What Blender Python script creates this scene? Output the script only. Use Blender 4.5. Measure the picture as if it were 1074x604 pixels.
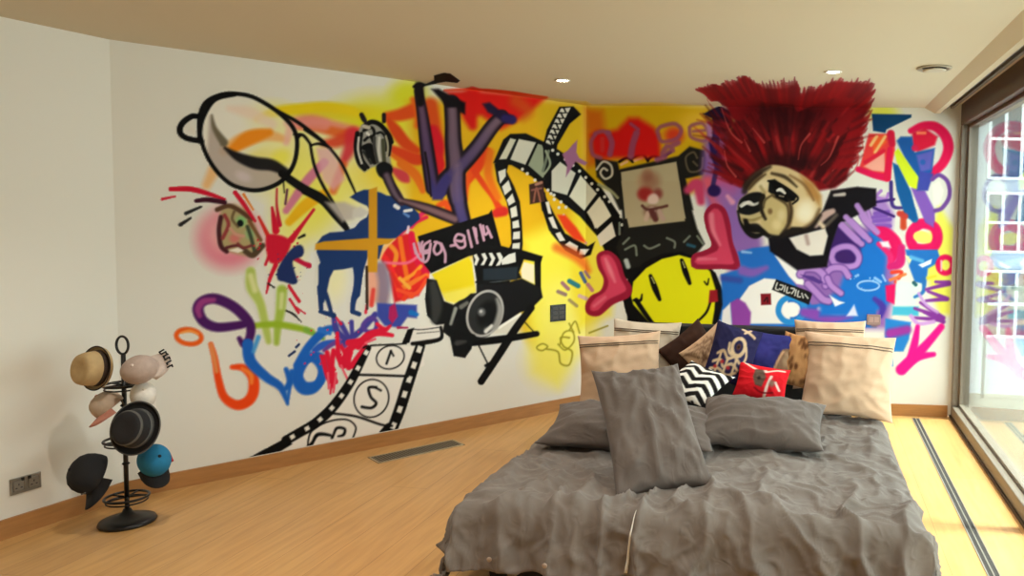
import bpy, bmesh, math, random
import numpy as np
from mathutils import Vector, Matrix, Euler, noise

# ------------------------------------------------------------------ clean scene
for o in list(bpy.data.objects): bpy.data.objects.remove(o, do_unlink=True)
scn = bpy.context.scene
COL = scn.collection
random.seed(7)

# ------------------------------------------------------------------ camera
CAM_H = 1.62; PITCH = 0.061086523819801536; ROLL = 0.016; FPX = 820.0; PPX, PPY = 740.0, 275.0
cd = bpy.data.cameras.new('camera'); cam = bpy.data.objects.new('camera', cd); COL.objects.link(cam)
cd.sensor_fit = 'HORIZONTAL'; cd.sensor_width = 36.0; cd.lens = FPX / 1074 * 36.0
cd.shift_x = (537 - PPX) / 1074; cd.shift_y = -(302 - PPY) / 1074; cd.clip_start = .05; cd.clip_end = 200
_r = Vector((1, 0, 0)); FW = Vector((0, math.cos(PITCH), -math.sin(PITCH))); _u = _r.cross(FW)
RT = math.cos(ROLL) * _r + math.sin(ROLL) * _u; UP = -math.sin(ROLL) * _r + math.cos(ROLL) * _u
m = Matrix((RT, UP, -FW)).transposed().to_4x4(); m.translation = (0, 0, CAM_H); cam.matrix_world = m
scn.camera = cam
def at(px, py, Y):
    """point of the room seen at (px, py), at depth Y"""
    d = RT * ((px - PPX) / FPX) - UP * ((py - PPY) / FPX) + FW
    return Vector((0, 0, CAM_H)) + d * (Y / d.y)
def atz(px, py, z):
    d = RT * ((px - PPX) / FPX) - UP * ((py - PPY) / FPX) + FW
    return Vector((0, 0, CAM_H)) + d * ((z - CAM_H) / d.z)

# ------------------------------------------------------------------ world, light, exposure
SKY_STRENGTH = 4.6; EXPOSURE = 0.42; LAMP_W = 52.0; SUN = 16.0
scn.view_settings.view_transform = 'Standard'; scn.view_settings.look = 'None'
scn.view_settings.gamma = 1.0; scn.view_settings.use_curve_mapping = False; scn.view_settings.exposure = EXPOSURE
wd = bpy.data.worlds.new('world'); scn.world = wd; wd.use_nodes = True
bgn = wd.node_tree.nodes['Background']; bgn.inputs[0].default_value = (.93, .97, 1.0, 1); bgn.inputs[1].default_value = SKY_STRENGTH
WD = Vector((-.137, -.9906, 0)).normalized()          # along the window wall, towards the camera
WN = Vector((.9906, -.137, 0)).normalized()           # out of the window
WE = Vector((2.02, 6.30, 0))                          # far end of the window
WIN_LEN = 4.7
sl = bpy.data.lights.new('sun', 'SUN'); sl.energy = SUN; sl.angle = math.radians(7); sl.color = (1, .97, .92)
so = bpy.data.objects.new('sun', sl); COL.objects.link(so); so.location = (6, 3, 9)
so.rotation_euler = (WN * 1.0 + Vector((0, 0, 3.2))).to_track_quat('Z', 'Y').to_euler()      # steep, straight into the window
def portal(c, w, h):
    ld = bpy.data.lights.new('window_portal', 'AREA'); ld.shape = 'RECTANGLE'; ld.size = w; ld.size_y = h; ld.cycles.is_portal = True
    o = bpy.data.objects.new('window_portal', ld); COL.objects.link(o)
    z = WN; x = WD; y = z.cross(x)
    M = Matrix((x, y, z)).transposed().to_4x4(); M.translation = c; o.matrix_world = M
portal(WE + WD * (WIN_LEN / 2) + WN * .16 + Vector((0, 0, 1.22)), WIN_LEN, 2.4)

# ------------------------------------------------------------------ materials
def lin(c):
    return tuple((v / 12.92 if v <= .04045 else ((v + .055) / 1.055) ** 2.4) for v in (x / 255.0 for x in c))
MATS = {}
def mat(name, rgb, rough=.6, metal=0.0, var=0.0, scale=20.0, bump=0.0, bscale=60.0, sheen=0.0, emit=None, spec=.5, stretch=None):
    if name in MATS: return MATS[name]
    m = bpy.data.materials.new(name); m.use_nodes = True; nt = m.node_tree; b = nt.nodes['Principled BSDF']
    c = lin(rgb) + (1,)
    b.inputs['Base Color'].default_value = c; b.inputs['Roughness'].default_value = rough; b.inputs['Metallic'].default_value = metal
    b.inputs['Specular IOR Level'].default_value = spec
    if sheen: b.inputs['Sheen Weight'].default_value = sheen
    if var or bump:
        tc = nt.nodes.new('ShaderNodeTexCoord'); src = tc.outputs['Object']
        if stretch:
            mp = nt.nodes.new('ShaderNodeMapping'); mp.inputs['Scale'].default_value = stretch; nt.links.new(src, mp.inputs[0]); src = mp.outputs[0]
    if var:
        n = nt.nodes.new('ShaderNodeTexNoise'); n.inputs['Scale'].default_value = scale; n.inputs['Detail'].default_value = 6; nt.links.new(src, n.inputs['Vector'])
        r = nt.nodes.new('ShaderNodeValToRGB'); r.color_ramp.elements[0].position = .3; r.color_ramp.elements[1].position = .7
        r.color_ramp.elements[0].color = tuple(v * (1 - var) for v in c[:3]) + (1,); r.color_ramp.elements[1].color = tuple(min(1, v * (1 + var)) for v in c[:3]) + (1,)
        nt.links.new(n.outputs['Fac'], r.inputs[0]); nt.links.new(r.outputs[0], b.inputs['Base Color'])
    if bump:
        n = nt.nodes.new('ShaderNodeTexNoise'); n.inputs['Scale'].default_value = bscale; n.inputs['Detail'].default_value = 4; nt.links.new(src, n.inputs['Vector'])
        bp = nt.nodes.new('ShaderNodeBump'); bp.inputs['Strength'].default_value = bump; bp.inputs['Distance'].default_value = .01
        nt.links.new(n.outputs['Fac'], bp.inputs['Height']); nt.links.new(bp.outputs[0], b.inputs['Normal'])
    if emit:
        b.inputs['Emission Color'].default_value = lin(emit[0]) + (1,); b.inputs['Emission Strength'].default_value = emit[1]
    MATS[name] = m; return m
def paint_mat(name, rough=.75, bump=0.0):
    """paint or print whose colour is stored per vertex of the mesh"""
    m = bpy.data.materials.new(name); m.use_nodes = True; nt = m.node_tree; b = nt.nodes['Principled BSDF']
    a = nt.nodes.new('ShaderNodeVertexColor'); a.layer_name = 'paint'; nt.links.new(a.outputs['Color'], b.inputs['Base Color'])
    b.inputs['Roughness'].default_value = rough; b.inputs['Specular IOR Level'].default_value = .12
    if bump:
        tc = nt.nodes.new('ShaderNodeTexCoord'); n = nt.nodes.new('ShaderNodeTexNoise'); n.inputs['Scale'].default_value = 300; nt.links.new(tc.outputs['Object'], n.inputs['Vector'])
        bp = nt.nodes.new('ShaderNodeBump'); bp.inputs['Strength'].default_value = bump; bp.inputs['Distance'].default_value = .005; nt.links.new(n.outputs['Fac'], bp.inputs['Height']); nt.links.new(bp.outputs[0], b.inputs['Normal'])
    return m
def wood_floor():
    m = bpy.data.materials.new('oak_planks'); m.use_nodes = True; nt = m.node_tree; b = nt.nodes['Principled BSDF']; L = nt.links.new
    tc = nt.nodes.new('ShaderNodeTexCoord'); mp = nt.nodes.new('ShaderNodeMapping')
    mp.inputs['Rotation'].default_value = (0, 0, -math.atan2(WD.y, WD.x)); L(tc.outputs['Object'], mp.inputs[0])
    br = nt.nodes.new('ShaderNodeTexBrick'); br.inputs['Scale'].default_value = 1.0; br.inputs['Brick Width'].default_value = 2.1; br.inputs['Row Height'].default_value = .22
    br.inputs['Mortar Size'].default_value = .0016; br.inputs['Mortar Smooth'].default_value = .4; br.offset = .37
    br.inputs['Color1'].default_value = lin((196, 150, 92)) + (1,); br.inputs['Color2'].default_value = lin((206, 160, 100)) + (1,); br.inputs['Mortar'].default_value = lin((150, 108, 60)) + (1,)
    L(mp.outputs[0], br.inputs[0])
    mp2 = nt.nodes.new('ShaderNodeMapping'); mp2.inputs['Scale'].default_value = (1.2, 14, 1); L(mp.outputs[0], mp2.inputs[0])
    n = nt.nodes.new('ShaderNodeTexNoise'); n.inputs['Scale'].default_value = 2.2; n.inputs['Detail'].default_value = 8; n.inputs['Distortion'].default_value = .6; L(mp2.outputs[0], n.inputs[0])
    r = nt.nodes.new('ShaderNodeValToRGB'); r.color_ramp.elements[0].position = .3; r.color_ramp.elements[1].position = .72
    r.color_ramp.elements[0].color = (.80, .76, .70, 1); r.color_ramp.elements[1].color = (1.06, 1.05, 1.03, 1); L(n.outputs['Fac'], r.inputs[0])
    mx = nt.nodes.new('ShaderNodeMixRGB'); mx.blend_type = 'MULTIPLY'; mx.inputs[0].default_value = .8; L(br.outputs[0], mx.inputs[1]); L(r.outputs[0], mx.inputs[2])
    L(mx.outputs[0], b.inputs['Base Color']); b.inputs['Roughness'].default_value = .36; b.inputs['Specular IOR Level'].default_value = .4
    bp = nt.nodes.new('ShaderNodeBump'); bp.inputs['Strength'].default_value = .12; bp.inputs['Distance'].default_value = .003; L(br.outputs['Fac'], bp.inputs['Height']); bp.invert = True; L(bp.outputs[0], b.inputs['Normal'])
    return m
def glass_mat():
    m = bpy.data.materials.new('clear_glass'); m.use_nodes = True; nt = m.node_tree; nt.nodes.remove(nt.nodes['Principled BSDF']); L = nt.links.new
    out = nt.nodes['Material Output']; t = nt.nodes.new('ShaderNodeBsdfTransparent'); t.inputs[0].default_value = (.95, .985, .975, 1)
    g = nt.nodes.new('ShaderNodeBsdfGlossy'); g.inputs['Roughness'].default_value = .01
    ge = nt.nodes.new('ShaderNodeNewGeometry'); x = nt.nodes.new('ShaderNodeMixShader')
    def mth(op, a, b_=None):
        n = nt.nodes.new('ShaderNodeMath'); n.operation = op
        for k, v in enumerate((a, b_)):
            if v is None: continue
            if isinstance(v, (int, float)): n.inputs[k].default_value = v
            else: L(v, n.inputs[k])
        return n.outputs[0]
    dt = nt.nodes.new('ShaderNodeVectorMath'); dt.operation = 'DOT_PRODUCT'; L(ge.outputs['Normal'], dt.inputs[0]); L(ge.outputs['Incoming'], dt.inputs[1])
    fr = mth('MULTIPLY_ADD', mth('POWER', mth('SUBTRACT', 1.0, mth('ABSOLUTE', dt.outputs['Value'])), 5.0), .96); fr.node.inputs[2].default_value = .04   # Schlick reflectance of one glass surface
    L(fr, x.inputs[0]); L(t.outputs[0], x.inputs[1]); L(g.outputs[0], x.inputs[2]); L(x.outputs[0], out.inputs[0]); return m
WALL_RGB = (226, 223, 212)
M_WALL = mat('white_wall_paint', WALL_RGB, .75, spec=.25); M_CEIL = mat('ceiling_paint', (208, 197, 172), .85, spec=.2)
M_FLOOR = wood_floor(); M_GLASS = glass_mat()
M_BASE = mat('oak_baseboard', (170, 118, 64), .45, var=.12, scale=6, stretch=(1, 1, 8)); M_FRAME = mat('taupe_window_frame', (124, 114, 100), .45, var=.03)
def linen(name, rgb, crumple):
    m = mat(name, rgb, .92, var=.07, scale=7, sheen=.12); nt = m.node_tree; b = nt.nodes['Principled BSDF']; tc = [n for n in nt.nodes if n.type == 'TEX_COORD'][0]
    last = None
    for sc, dist, st_, mp_ in ((5.5, .055 * crumple, .5, (1, .55, 1)), (15, .014 * crumple, .5, (1, .7, 1)), (420, .002, .3, (1, 1, 1))):
        mp = nt.nodes.new('ShaderNodeMapping'); mp.inputs['Scale'].default_value = mp_; nt.links.new(tc.outputs['Object'], mp.inputs[0])
        n = nt.nodes.new('ShaderNodeTexNoise'); n.inputs['Scale'].default_value = sc; n.inputs['Detail'].default_value = 3; n.inputs['Distortion'].default_value = 1.4; nt.links.new(mp.outputs[0], n.inputs['Vector'])
        try: n.noise_type = 'RIDGED_MULTIFRACTAL' if sc < 100 else 'FBM'
        except Exception: pass
        bp = nt.nodes.new('ShaderNodeBump'); bp.inputs['Strength'].default_value = st_; bp.inputs['Distance'].default_value = dist; nt.links.new(n.outputs['Fac'], bp.inputs['Height'])
        if last: nt.links.new(last, bp.inputs['Normal'])
        last = bp.outputs[0]
    nt.links.new(last, b.inputs['Normal']); return m
M_BLACK = mat('black_metal', (16, 15, 15), .4); M_STEEL = mat('brushed_steel', (150, 146, 136), .38, .75, var=.08, scale=80)
M_WHITE = mat('white_plastic', (228, 226, 218), .4); M_BLACKP = mat('black_plastic', (20, 19, 19), .45)

# ------------------------------------------------------------------ mesh helpers
def link(name, me, parent=None, m=None):
    o = bpy.data.objects.new(name, me); COL.objects.link(o)
    if m and me: me.materials.append(m)
    if parent: o.parent = parent
    return o
def obj(name, bm, m, parent=None, smooth=False):
    bmesh.ops.recalc_face_normals(bm, faces=bm.faces)
    me = bpy.data.meshes.new(name); bm.to_mesh(me); bm.free()
    if smooth: me.polygons.foreach_set('use_smooth', [True] * len(me.polygons))
    return link(name, me, parent, m)
def tag(o, label=None, cat=None, group=None, kind=None):
    for k, v in (('label', label), ('category', cat), ('group', group), ('kind', kind)):
        if v: o[k] = v
    return o
def empty(name, loc, rz=0.0, label=None, cat=None, group=None, kind=None):
    o = bpy.data.objects.new(name, None); COL.objects.link(o); o.location = loc; o.rotation_euler = (0, 0, rz); o.empty_display_size = .1
    return tag(o, label, cat, group, kind)
def box(bm, c, s, bev=0.0, rot=None, seg=2):
    r = bmesh.ops.create_cube(bm, size=1.0); vs = r['verts']
    bmesh.ops.scale(bm, vec=s, verts=vs)
    if bev:
        es = list({e for v in vs for e in v.link_edges}); g = bmesh.ops.bevel(bm, geom=es, offset=bev, segments=seg, affect='EDGES', profile=.5); vs = list({v for f in g['faces'] for v in f.verts} | {v for v in vs if v.is_valid})
    if rot is not None: bmesh.ops.rotate(bm, cent=(0, 0, 0), matrix=rot, verts=vs)
    bmesh.ops.translate(bm, vec=c, verts=vs); return vs
def prism(bm, poly, z0, z1):
    a = [bm.verts.new((x, y, z0)) for x, y in poly]; b = [bm.verts.new((x, y, z1)) for x, y in poly]; n = len(poly)
    bm.faces.new(a[::-1]); bm.faces.new(b)
    for i in range(n): bm.faces.new((a[i], a[(i + 1) % n], b[(i + 1) % n], b[i]))
def tube(bm, pts, r, n=10, closed=False):
    pts = [Vector(p) for p in pts]; k = len(pts); rings = []
    rs = list(r) if hasattr(r, '__len__') else [r] * k
    ref = None
    for i, p in enumerate(pts):
        a = pts[(i - 1) % k] if closed or i else p; b = pts[(i + 1) % k] if closed or i < k - 1 else p
        t = (b - a).normalized()
        if ref is None: ref = t.orthogonal()
        ref = (ref - t * ref.dot(t)).normalized(); u = t.cross(ref)
        rings.append([bm.verts.new(p + (ref * math.cos(2 * math.pi * j / n) + u * math.sin(2 * math.pi * j / n)) * rs[i]) for j in range(n)])
    for i in range(k if closed else k - 1):
        A, B = rings[i], rings[(i + 1) % k]
        s = min(range(n), key=lambda q: (A[0].co - B[q].co).length) if closed and i == k - 1 else 0
        for j in range(n): bm.faces.new((A[j], A[(j + 1) % n], B[(j + 1 + s) % n], B[(j + s) % n]))
    if not closed: bm.faces.new(rings[0][::-1]); bm.faces.new(rings[-1])
def lathe(bm, prof, n=40, c=(0, 0, 0), sx=1.0, sy=1.0):
    rings = []
    for r, z in prof:
        if r < 1e-5: rings.append([bm.verts.new((c[0], c[1], c[2] + z))])
        else: rings.append([bm.verts.new((c[0] + r * sx * math.cos(2 * math.pi * j / n), c[1] + r * sy * math.sin(2 * math.pi * j / n), c[2] + z)) for j in range(n)])
    for A, B in zip(rings, rings[1:]):
        for j in range(n):
            k = (j + 1) % n
            if len(A) == 1 and len(B) == 1: continue
            if len(A) == 1: bm.faces.new((A[0], B[j], B[k]))
            elif len(B) == 1: bm.faces.new((A[j], B[0], A[k]))
            else: bm.faces.new((A[j], B[j], B[k], A[k]))
def along(d, off, z=0.0): return WE + WD * d + WN * off + Vector((0, 0, z))   # d metres along the window from its far end
def wbox(bm, d0, d1, o0, o1, z0, z1, bev=0.0):
    rot = Matrix((WD, WN, Vector((0, 0, 1)))).transposed()
    box(bm, along((d0 + d1) / 2, (o0 + o1) / 2, (z0 + z1) / 2), (d1 - d0, o1 - o0, z1 - z0), bev, rot)
# ------------------------------------------------------------------ mural painting kit
WALL_WHITE = np.array((226, 223, 212)) / 255.0
class Canvas:
    """A paint layer in sketch units: colour, coverage and the number of the motif on top."""
    def __init__(self, x0, y0, x1, y1, s):
        self.x0, self.y0, self.s = x0, y0, s
        self.w, self.h = int((x1 - x0) * s), int((y1 - y0) * s)
        self.C = np.empty((self.h, self.w, 3)); self.C[:] = WALL_WHITE
        self.A = np.zeros((self.h, self.w)); self.I = np.zeros((self.h, self.w), int)
        self.px = .8 if s < 10 else 1.2 / s; self.mid = 1; self.rng = np.random.RandomState(4)
    def win(self, xa, ya, xb, yb):
        s = self.s
        i0 = max(0, int((xa - self.x0) * s)); i1 = min(self.w, int((xb - self.x0) * s) + 2)
        j0 = max(0, int((ya - self.y0) * s)); j1 = min(self.h, int((yb - self.y0) * s) + 2)
        return i0, i1, j0, j1
    def grid(self, w):
        i0, i1, j0, j1 = w
        return np.meshgrid(self.x0 + (np.arange(i0, i1) + .5) / self.s, self.y0 + (np.arange(j0, j1) + .5) / self.s)
    def comp(self, w, cov, col):
        i0, i1, j0, j1 = w
        if i1 <= i0 or j1 <= j0: return
        cov = np.clip(cov, 0, 1); c = self.C[j0:j1, i0:i1]
        c[:] = c * (1 - cov[..., None]) + np.asarray(col) / 255.0 * cov[..., None]
        a = self.A[j0:j1, i0:i1]; a[:] = 1 - (1 - a) * (1 - cov)
        m = self.I[j0:j1, i0:i1]; m[(cov > .5) | ((m == 0) & (cov > .04))] = self.mid
    @staticmethod
    def curve(pts, closed, step=.8):
        p = np.array(pts, float); n = len(p)
        if n == 2 and not closed:
            k = max(2, int(np.hypot(*(p[1] - p[0])[:2]) / step)); t = np.linspace(0, 1, k)[:, None]
            return p[0] * (1 - t) + p[1] * t
        out = []
        for i in range(n if closed else n - 1):
            if closed: a, b, c, d = p[i - 1], p[i], p[(i + 1) % n], p[(i + 2) % n]
            else: a, b, c, d = p[max(i - 1, 0)], p[i], p[i + 1], p[min(i + 2, n - 1)]
            k = max(2, int(np.hypot(*(c - b)[:2]) / step)); t = np.linspace(0, 1, k, endpoint=False)[:, None]
            out.append(.5 * (2 * b + (c - a) * t + (2 * a - 5 * b + 4 * c - d) * t ** 2 + (3 * b - a - 3 * c + d) * t ** 3))
        if not closed: out.append(p[-1:])
        return np.concatenate(out)
    def stroke(self, pts, w, col, soft=.9, closed=False, alpha=1.0, straight=False, col2=None):
        n = len(pts); ww = list(w) if hasattr(w, '__len__') else [w] * n
        if len(ww) != n: ww = list(np.interp(np.linspace(0, 1, n), np.linspace(0, 1, len(ww)), ww))
        p3 = [(x, y, r) for (x, y), r in zip(pts, ww)]
        if straight:
            q = p3 + p3[:1] if closed else p3
            P = np.concatenate([self.curve(q[i:i + 2], False, self.px) for i in range(len(q) - 1)])
        else: P = self.curve(p3, closed, self.px)
        R = np.maximum(P[:, 2] / 2, self.px / 4); m = R.max() + soft + 1
        W = self.win(P[:, 0].min() - m, P[:, 1].min() - m, P[:, 0].max() + m, P[:, 1].max() + m)
        i0, i1, j0, j1 = W
        if i1 <= i0 or j1 <= j0: return
        F = np.full((j1 - j0, i1 - i0), 99.0); T = np.zeros_like(F); s = self.s
        for k, ((x, y, _), r) in enumerate(zip(P, R)):
            e = r + soft + 1
            a0 = max(i0, int((x - e - self.x0) * s)); a1 = min(i1, int((x + e - self.x0) * s) + 2)
            b0 = max(j0, int((y - e - self.y0) * s)); b1 = min(j1, int((y + e - self.y0) * s) + 2)
            if a1 <= a0 or b1 <= b0: continue
            gx = self.x0 + (np.arange(a0, a1) + .5) / s - x; gy = self.y0 + (np.arange(b0, b1) + .5) / s - y
            d = np.sqrt(gx[None] ** 2 + gy[:, None] ** 2) - r
            f = F[b0 - j0:b1 - j0, a0 - i0:a1 - i0]; t = T[b0 - j0:b1 - j0, a0 - i0:a1 - i0]
            u = d < f; f[u] = d[u]; t[u] = k / len(P)
        cov = np.clip(.5 - F / (2 * soft), 0, 1); cov = cov * cov * (3 - 2 * cov) * alpha
        if col2 is not None:
            col = np.asarray(col, float) * (1 - T[..., None]) + np.asarray(col2, float) * T[..., None]
        self.comp(W, cov, col)
    def poly(self, pts, col, soft=.8, smooth=False, alpha=1.0, ramp=None):
        p = np.array(pts, float)
        if smooth: p = self.curve([(x, y, 0) for x, y in p], True, 3)[:, :2]
        m = soft + 1
        W = self.win(p[:, 0].min() - m, p[:, 1].min() - m, p[:, 0].max() + m, p[:, 1].max() + m)
        if W[1] <= W[0] or W[3] <= W[2]: return
        X, Y = self.grid(W); D = np.full(X.shape, 1e9); inside = np.zeros(X.shape, bool); n = len(p)
        for i in range(n):
            (x1, y1), (x2, y2) = p[i], p[(i + 1) % n]
            dx, dy = x2 - x1, y2 - y1; L = dx * dx + dy * dy + 1e-9
            t = np.clip(((X - x1) * dx + (Y - y1) * dy) / L, 0, 1)
            D = np.minimum(D, (X - x1 - t * dx) ** 2 + (Y - y1 - t * dy) ** 2)
            if y1 != y2: inside ^= ((y1 > Y) != (y2 > Y)) & (X < dx * (Y - y1) / dy + x1)
        D = np.sqrt(D); D[inside] *= -1
        cov = np.clip(.5 - D / (2 * soft), 0, 1); cov = cov * cov * (3 - 2 * cov) * alpha
        if ramp is not None:                       # second colour, from point to point
            (ax, ay), (bx, by), c2 = ramp
            t = np.clip(((X - ax) * (bx - ax) + (Y - ay) * (by - ay)) / ((bx - ax) ** 2 + (by - ay) ** 2), 0, 1)[..., None]
            col = np.asarray(col, float) * (1 - t) + np.asarray(c2, float) * t
        self.comp(W, cov, col)
    def blob(self, x, y, rx, ry, col, alpha=.8, rot=0, hard=.2):
        m = max(rx, ry); W = self.win(x - m, y - m, x + m, y + m)
        if W[1] <= W[0] or W[3] <= W[2]: return
        X, Y = self.grid(W); c, s = math.cos(math.radians(rot)), math.sin(math.radians(rot))
        u = ((X - x) * c + (Y - y) * s) / rx; v = (-(X - x) * s + (Y - y) * c) / ry
        t = np.clip((1 - np.sqrt(u * u + v * v)) / (1 - hard), 0, 1)
        self.comp(W, t * t * (3 - 2 * t) * alpha, col)
    def oval(self, x, y, rx, ry, rot=0, n=14):
        c, s = math.cos(math.radians(rot)), math.sin(math.radians(rot)); out = []
        for k in range(n):
            a = 2 * math.pi * k / n; u, v = rx * math.cos(a), ry * math.sin(a)
            out.append((x + u * c - v * s, y + u * s + v * c))
        return out
    def spatter(self, x, y, n, spread, size, col):
        for _ in range(n):
            a = self.rng.uniform(0, 6.28); d = spread * self.rng.uniform(.3, 1) ; r = size * self.rng.uniform(.4, 1)
            self.blob(x + d * math.cos(a), y + d * math.sin(a), r, r, col, 1, 0, .6)
CROPS = dict(A=(160, 60, 3.3556), B=(320, 60, 3.3556), C=(480, 60, 3.3556), D=(600, 60, 3.3556), E=(730, 60, 3.3556), F=(860, 60, 3.3556),
             G=(160, 200, 3.3556), H=(320, 200, 3.3556), I=(430, 220, 3.3556), K=(720, 200, 3.3556), L=(840, 220, 3.3556), M=(160, 300, 3.3556),
             J=(560, 200, 3.3545), N=(300, 320, 3.02), a=(760, 160, 5.031), b=(600, 100, 5.031), c=(620, 190, 5.031), d=(860, 220, 5.031),
             f=(430, 220, 5.031), g=(430, 280, 5.031), h=(510, 100, 5.031), k=(170, 190, 5.031), l=(320, 190, 5.031), m=(300, 280, 5.031),
             n=(430, 70, 5.031), o=(740, 260, 5.031), p=(860, 300, 5.031), r=(420, 160, 5.031), e=(900, 100, 6.708), j=(330, 110, 6.708), z=(0, 0, 1))
def P(s):
    """'A 10,20 30,40' -> sketch points; the letter names the study sheet the numbers were measured on."""
    t = s.split(); ox, oy, k = CROPS[t[0]]
    return [(ox + float(a.split(',')[0]) / k, oy + float(a.split(',')[1]) / k) for a in t[1:]]
MOTIFS = []
def paint_mural():
    cv = Canvas(150, 62, 1030, 500, 2.0)
    st, po, bl = cv.stroke, cv.poly, cv.blob
    def motif(name, label=None):
        MOTIFS.append((name, label)); cv.mid = len(MOTIFS)
    def sk(s, w, col, **kw): st(P(s), w, col, **kw)
    def pk(s, col, **kw): po(P(s), col, **kw)
    BK = (5, 4, 4); RED = (205, 30, 30); CRIM = (205, 18, 48); GOLD = (222, 172, 18); YEL = (236, 222, 40)
    # ---- soft sprayed ground
    motif('sprayed_background', 'yellow, orange and red sprayed colour behind the figures')
    for x, y, rx, ry, c, a in [(300, 165, 62, 62, (238, 228, 90), .8), (345, 195, 60, 50, (240, 230, 90), .8), (395, 130, 75, 45, (222, 215, 25), .95), (428, 100, 32, 26, (215, 215, 25), .9),
                               (320, 225, 50, 45, (236, 226, 70), .75), (285, 120, 40, 22, (235, 225, 90), .5), (300, 260, 30, 50, (240, 232, 120), .6), (410, 180, 60, 50, (238, 210, 50), .9),
                               (345, 118, 75, 14, (226, 200, 20), .8), (350, 290, 22, 40, (245, 235, 150), .5)]: bl(x, y, rx, ry, c, a)
    po(P('z 428,108 500,100 560,104 613,110 613,330 592,360 560,365 545,345 545,330 500,270 440,270 425,235 430,150'), GOLD, soft=9)
    po(P('z 560,106 613,109 613,180 575,170'), (205, 170, 20), soft=10, alpha=.9)
    po(P('z 548,250 580,235 606,255 606,370 585,405 560,390 553,340'), (243, 232, 70), soft=12, alpha=.95)
    bl(585, 330, 36, 58, (250, 240, 120), .7); bl(575, 380, 40, 42, (240, 225, 120), .55); bl(612, 345, 26, 40, (246, 236, 130), .9)
    po(P('z 614,110 690,108 742,112 770,125 770,180 700,215 613,190'), (206, 166, 12), soft=6)
    po(P('z 600,190 650,250 640,330 606,345 600,260'), (240, 220, 50), soft=8, alpha=.9)
    bl(735, 130, 36, 24, (232, 190, 60), .8)
    po(P('z 614,114 632,116 640,170 616,175'), (206, 92, 14), soft=6, alpha=.8)
    # arcs behind the zebra
    sk('B -170,215 -90,190 0,180 80,176 160,188 190,200', [6, 10, 11, 11, 9, 6], (232, 204, 20), soft=3)
    sk('B -60,232 20,228 100,250 190,262', [8, 15, 15, 10], (228, 128, 118), soft=4, alpha=.85)
    sk('B -20,248 60,252 130,268 190,270', [3, 8, 10, 8], (222, 100, 30), soft=3, alpha=.85)
    sk('j 60,270 150,260 270,210', [6, 12, 14], (214, 62, 34), soft=4, alpha=.9)
    sk('j 270,210 240,320 200,400', [16, 12, 8], (208, 44, 58), soft=4, alpha=.9)
    sk('j 200,420 160,520 130,604', [8, 9, 8], (224, 96, 40), soft=3, alpha=.85)
    sk('j 510,80 600,70 720,30', [9, 13, 16], (220, 76, 20), soft=3)
    sk('j 520,110 570,180 640,270 720,320', [6, 12, 12, 7], (212, 66, 16), soft=2.5)
    sk('j 530,300 600,340 700,380 790,380', [6, 12, 13, 9], (215, 62, 22), soft=2.5)
    sk('j 540,350 640,420 720,500 760,604', [4, 7, 8, 6], (226, 108, 20), soft=2)
    sk('j 560,460 620,500 650,530', [6, 12, 6], (206, 62, 70), soft=2.5)
    sk('B 440,170 452,300 470,440', [16, 20, 14], (212, 66, 18), soft=4, alpha=.9)
    sk('n 120,340 150,420 140,520', [13, 12, 8], (206, 20, 36), soft=3)
    sk('B 380,150 400,190 395,240', [6, 9, 7], (226, 96, 22), soft=3)
    # red cloud under the ceiling right of the letters
    po(P('n 190,130 330,125 480,140 640,155 720,160 640,230 560,290 480,330 380,260 300,250 230,190'), (212, 22, 12), soft=4.5)
    sk('n 330,140 310,220 330,310', [14, 18, 9], (210, 20, 12), soft=4)
    sk('n 560,180 620,230 600,270', [14, 12, 6], (200, 90, 20), soft=6, alpha=.7)
    sk('n 180,125 330,120 520,135 720,162', [1.5, 3, 4, 1], (214, 58, 22), soft=1.4)
    sk('r 450,0 400,80 360,140', [12, 12, 8], (222, 60, 16), soft=2)
    sk('r 365,115 350,180 345,250', [7, 5, 4], (224, 80, 18), soft=2)
    sk('r 390,100 440,170 490,240 530,310', [6, 6, 5, 9], (216, 62, 18), soft=1.6)
    sk('r 505,320 545,310', [9, 10], (200, 38, 30), soft=2)
    sk('r 180,0 210,60 200,100', [7, 9, 5], (212, 24, 30), soft=2)
    sk('r 200,280 240,270 265,330', [5, 8, 5], (226, 80, 20), soft=2)
    sk('r 0,60 60,110 110,190', [8, 6, 4], (226, 110, 22), soft=1.8)
    sk('h 20,300 10,420 60,540', [8, 9, 7], (224, 110, 18), soft=3)
    # racket surroundings
    sk('A 250,330 320,290 400,275 470,290', [10, 15, 12, 6], (236, 140, 30), soft=3)
    sk('A 470,300 500,240 604,238', [6, 10, 12], (230, 140, 130), soft=3, alpha=.8)
    sk('A 604,370 540,440 470,540', [9, 10, 7], (206, 110, 150), soft=2, alpha=.9)
    sk('A 604,480 540,520 480,580', [10, 12, 8], (236, 180, 20), soft=2)
    sk('A 215,400 190,450', [12, 9], (240, 170, 90), soft=4, alpha=.7)
    bl(240, 250, 46, 44, (226, 120, 140), .9, 0, .45); bl(236, 245, 30, 30, (240, 200, 190), .55, 0, .2)
    # ---- red burst of the flames beside the horse
    motif('red_brush_burst', 'red and orange brush marks beside the blue horse')
    pk('l 480,290 560,270 640,420 650,500 600,604 470,640 440,480 390,400', (214, 30, 34), soft=2)
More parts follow.
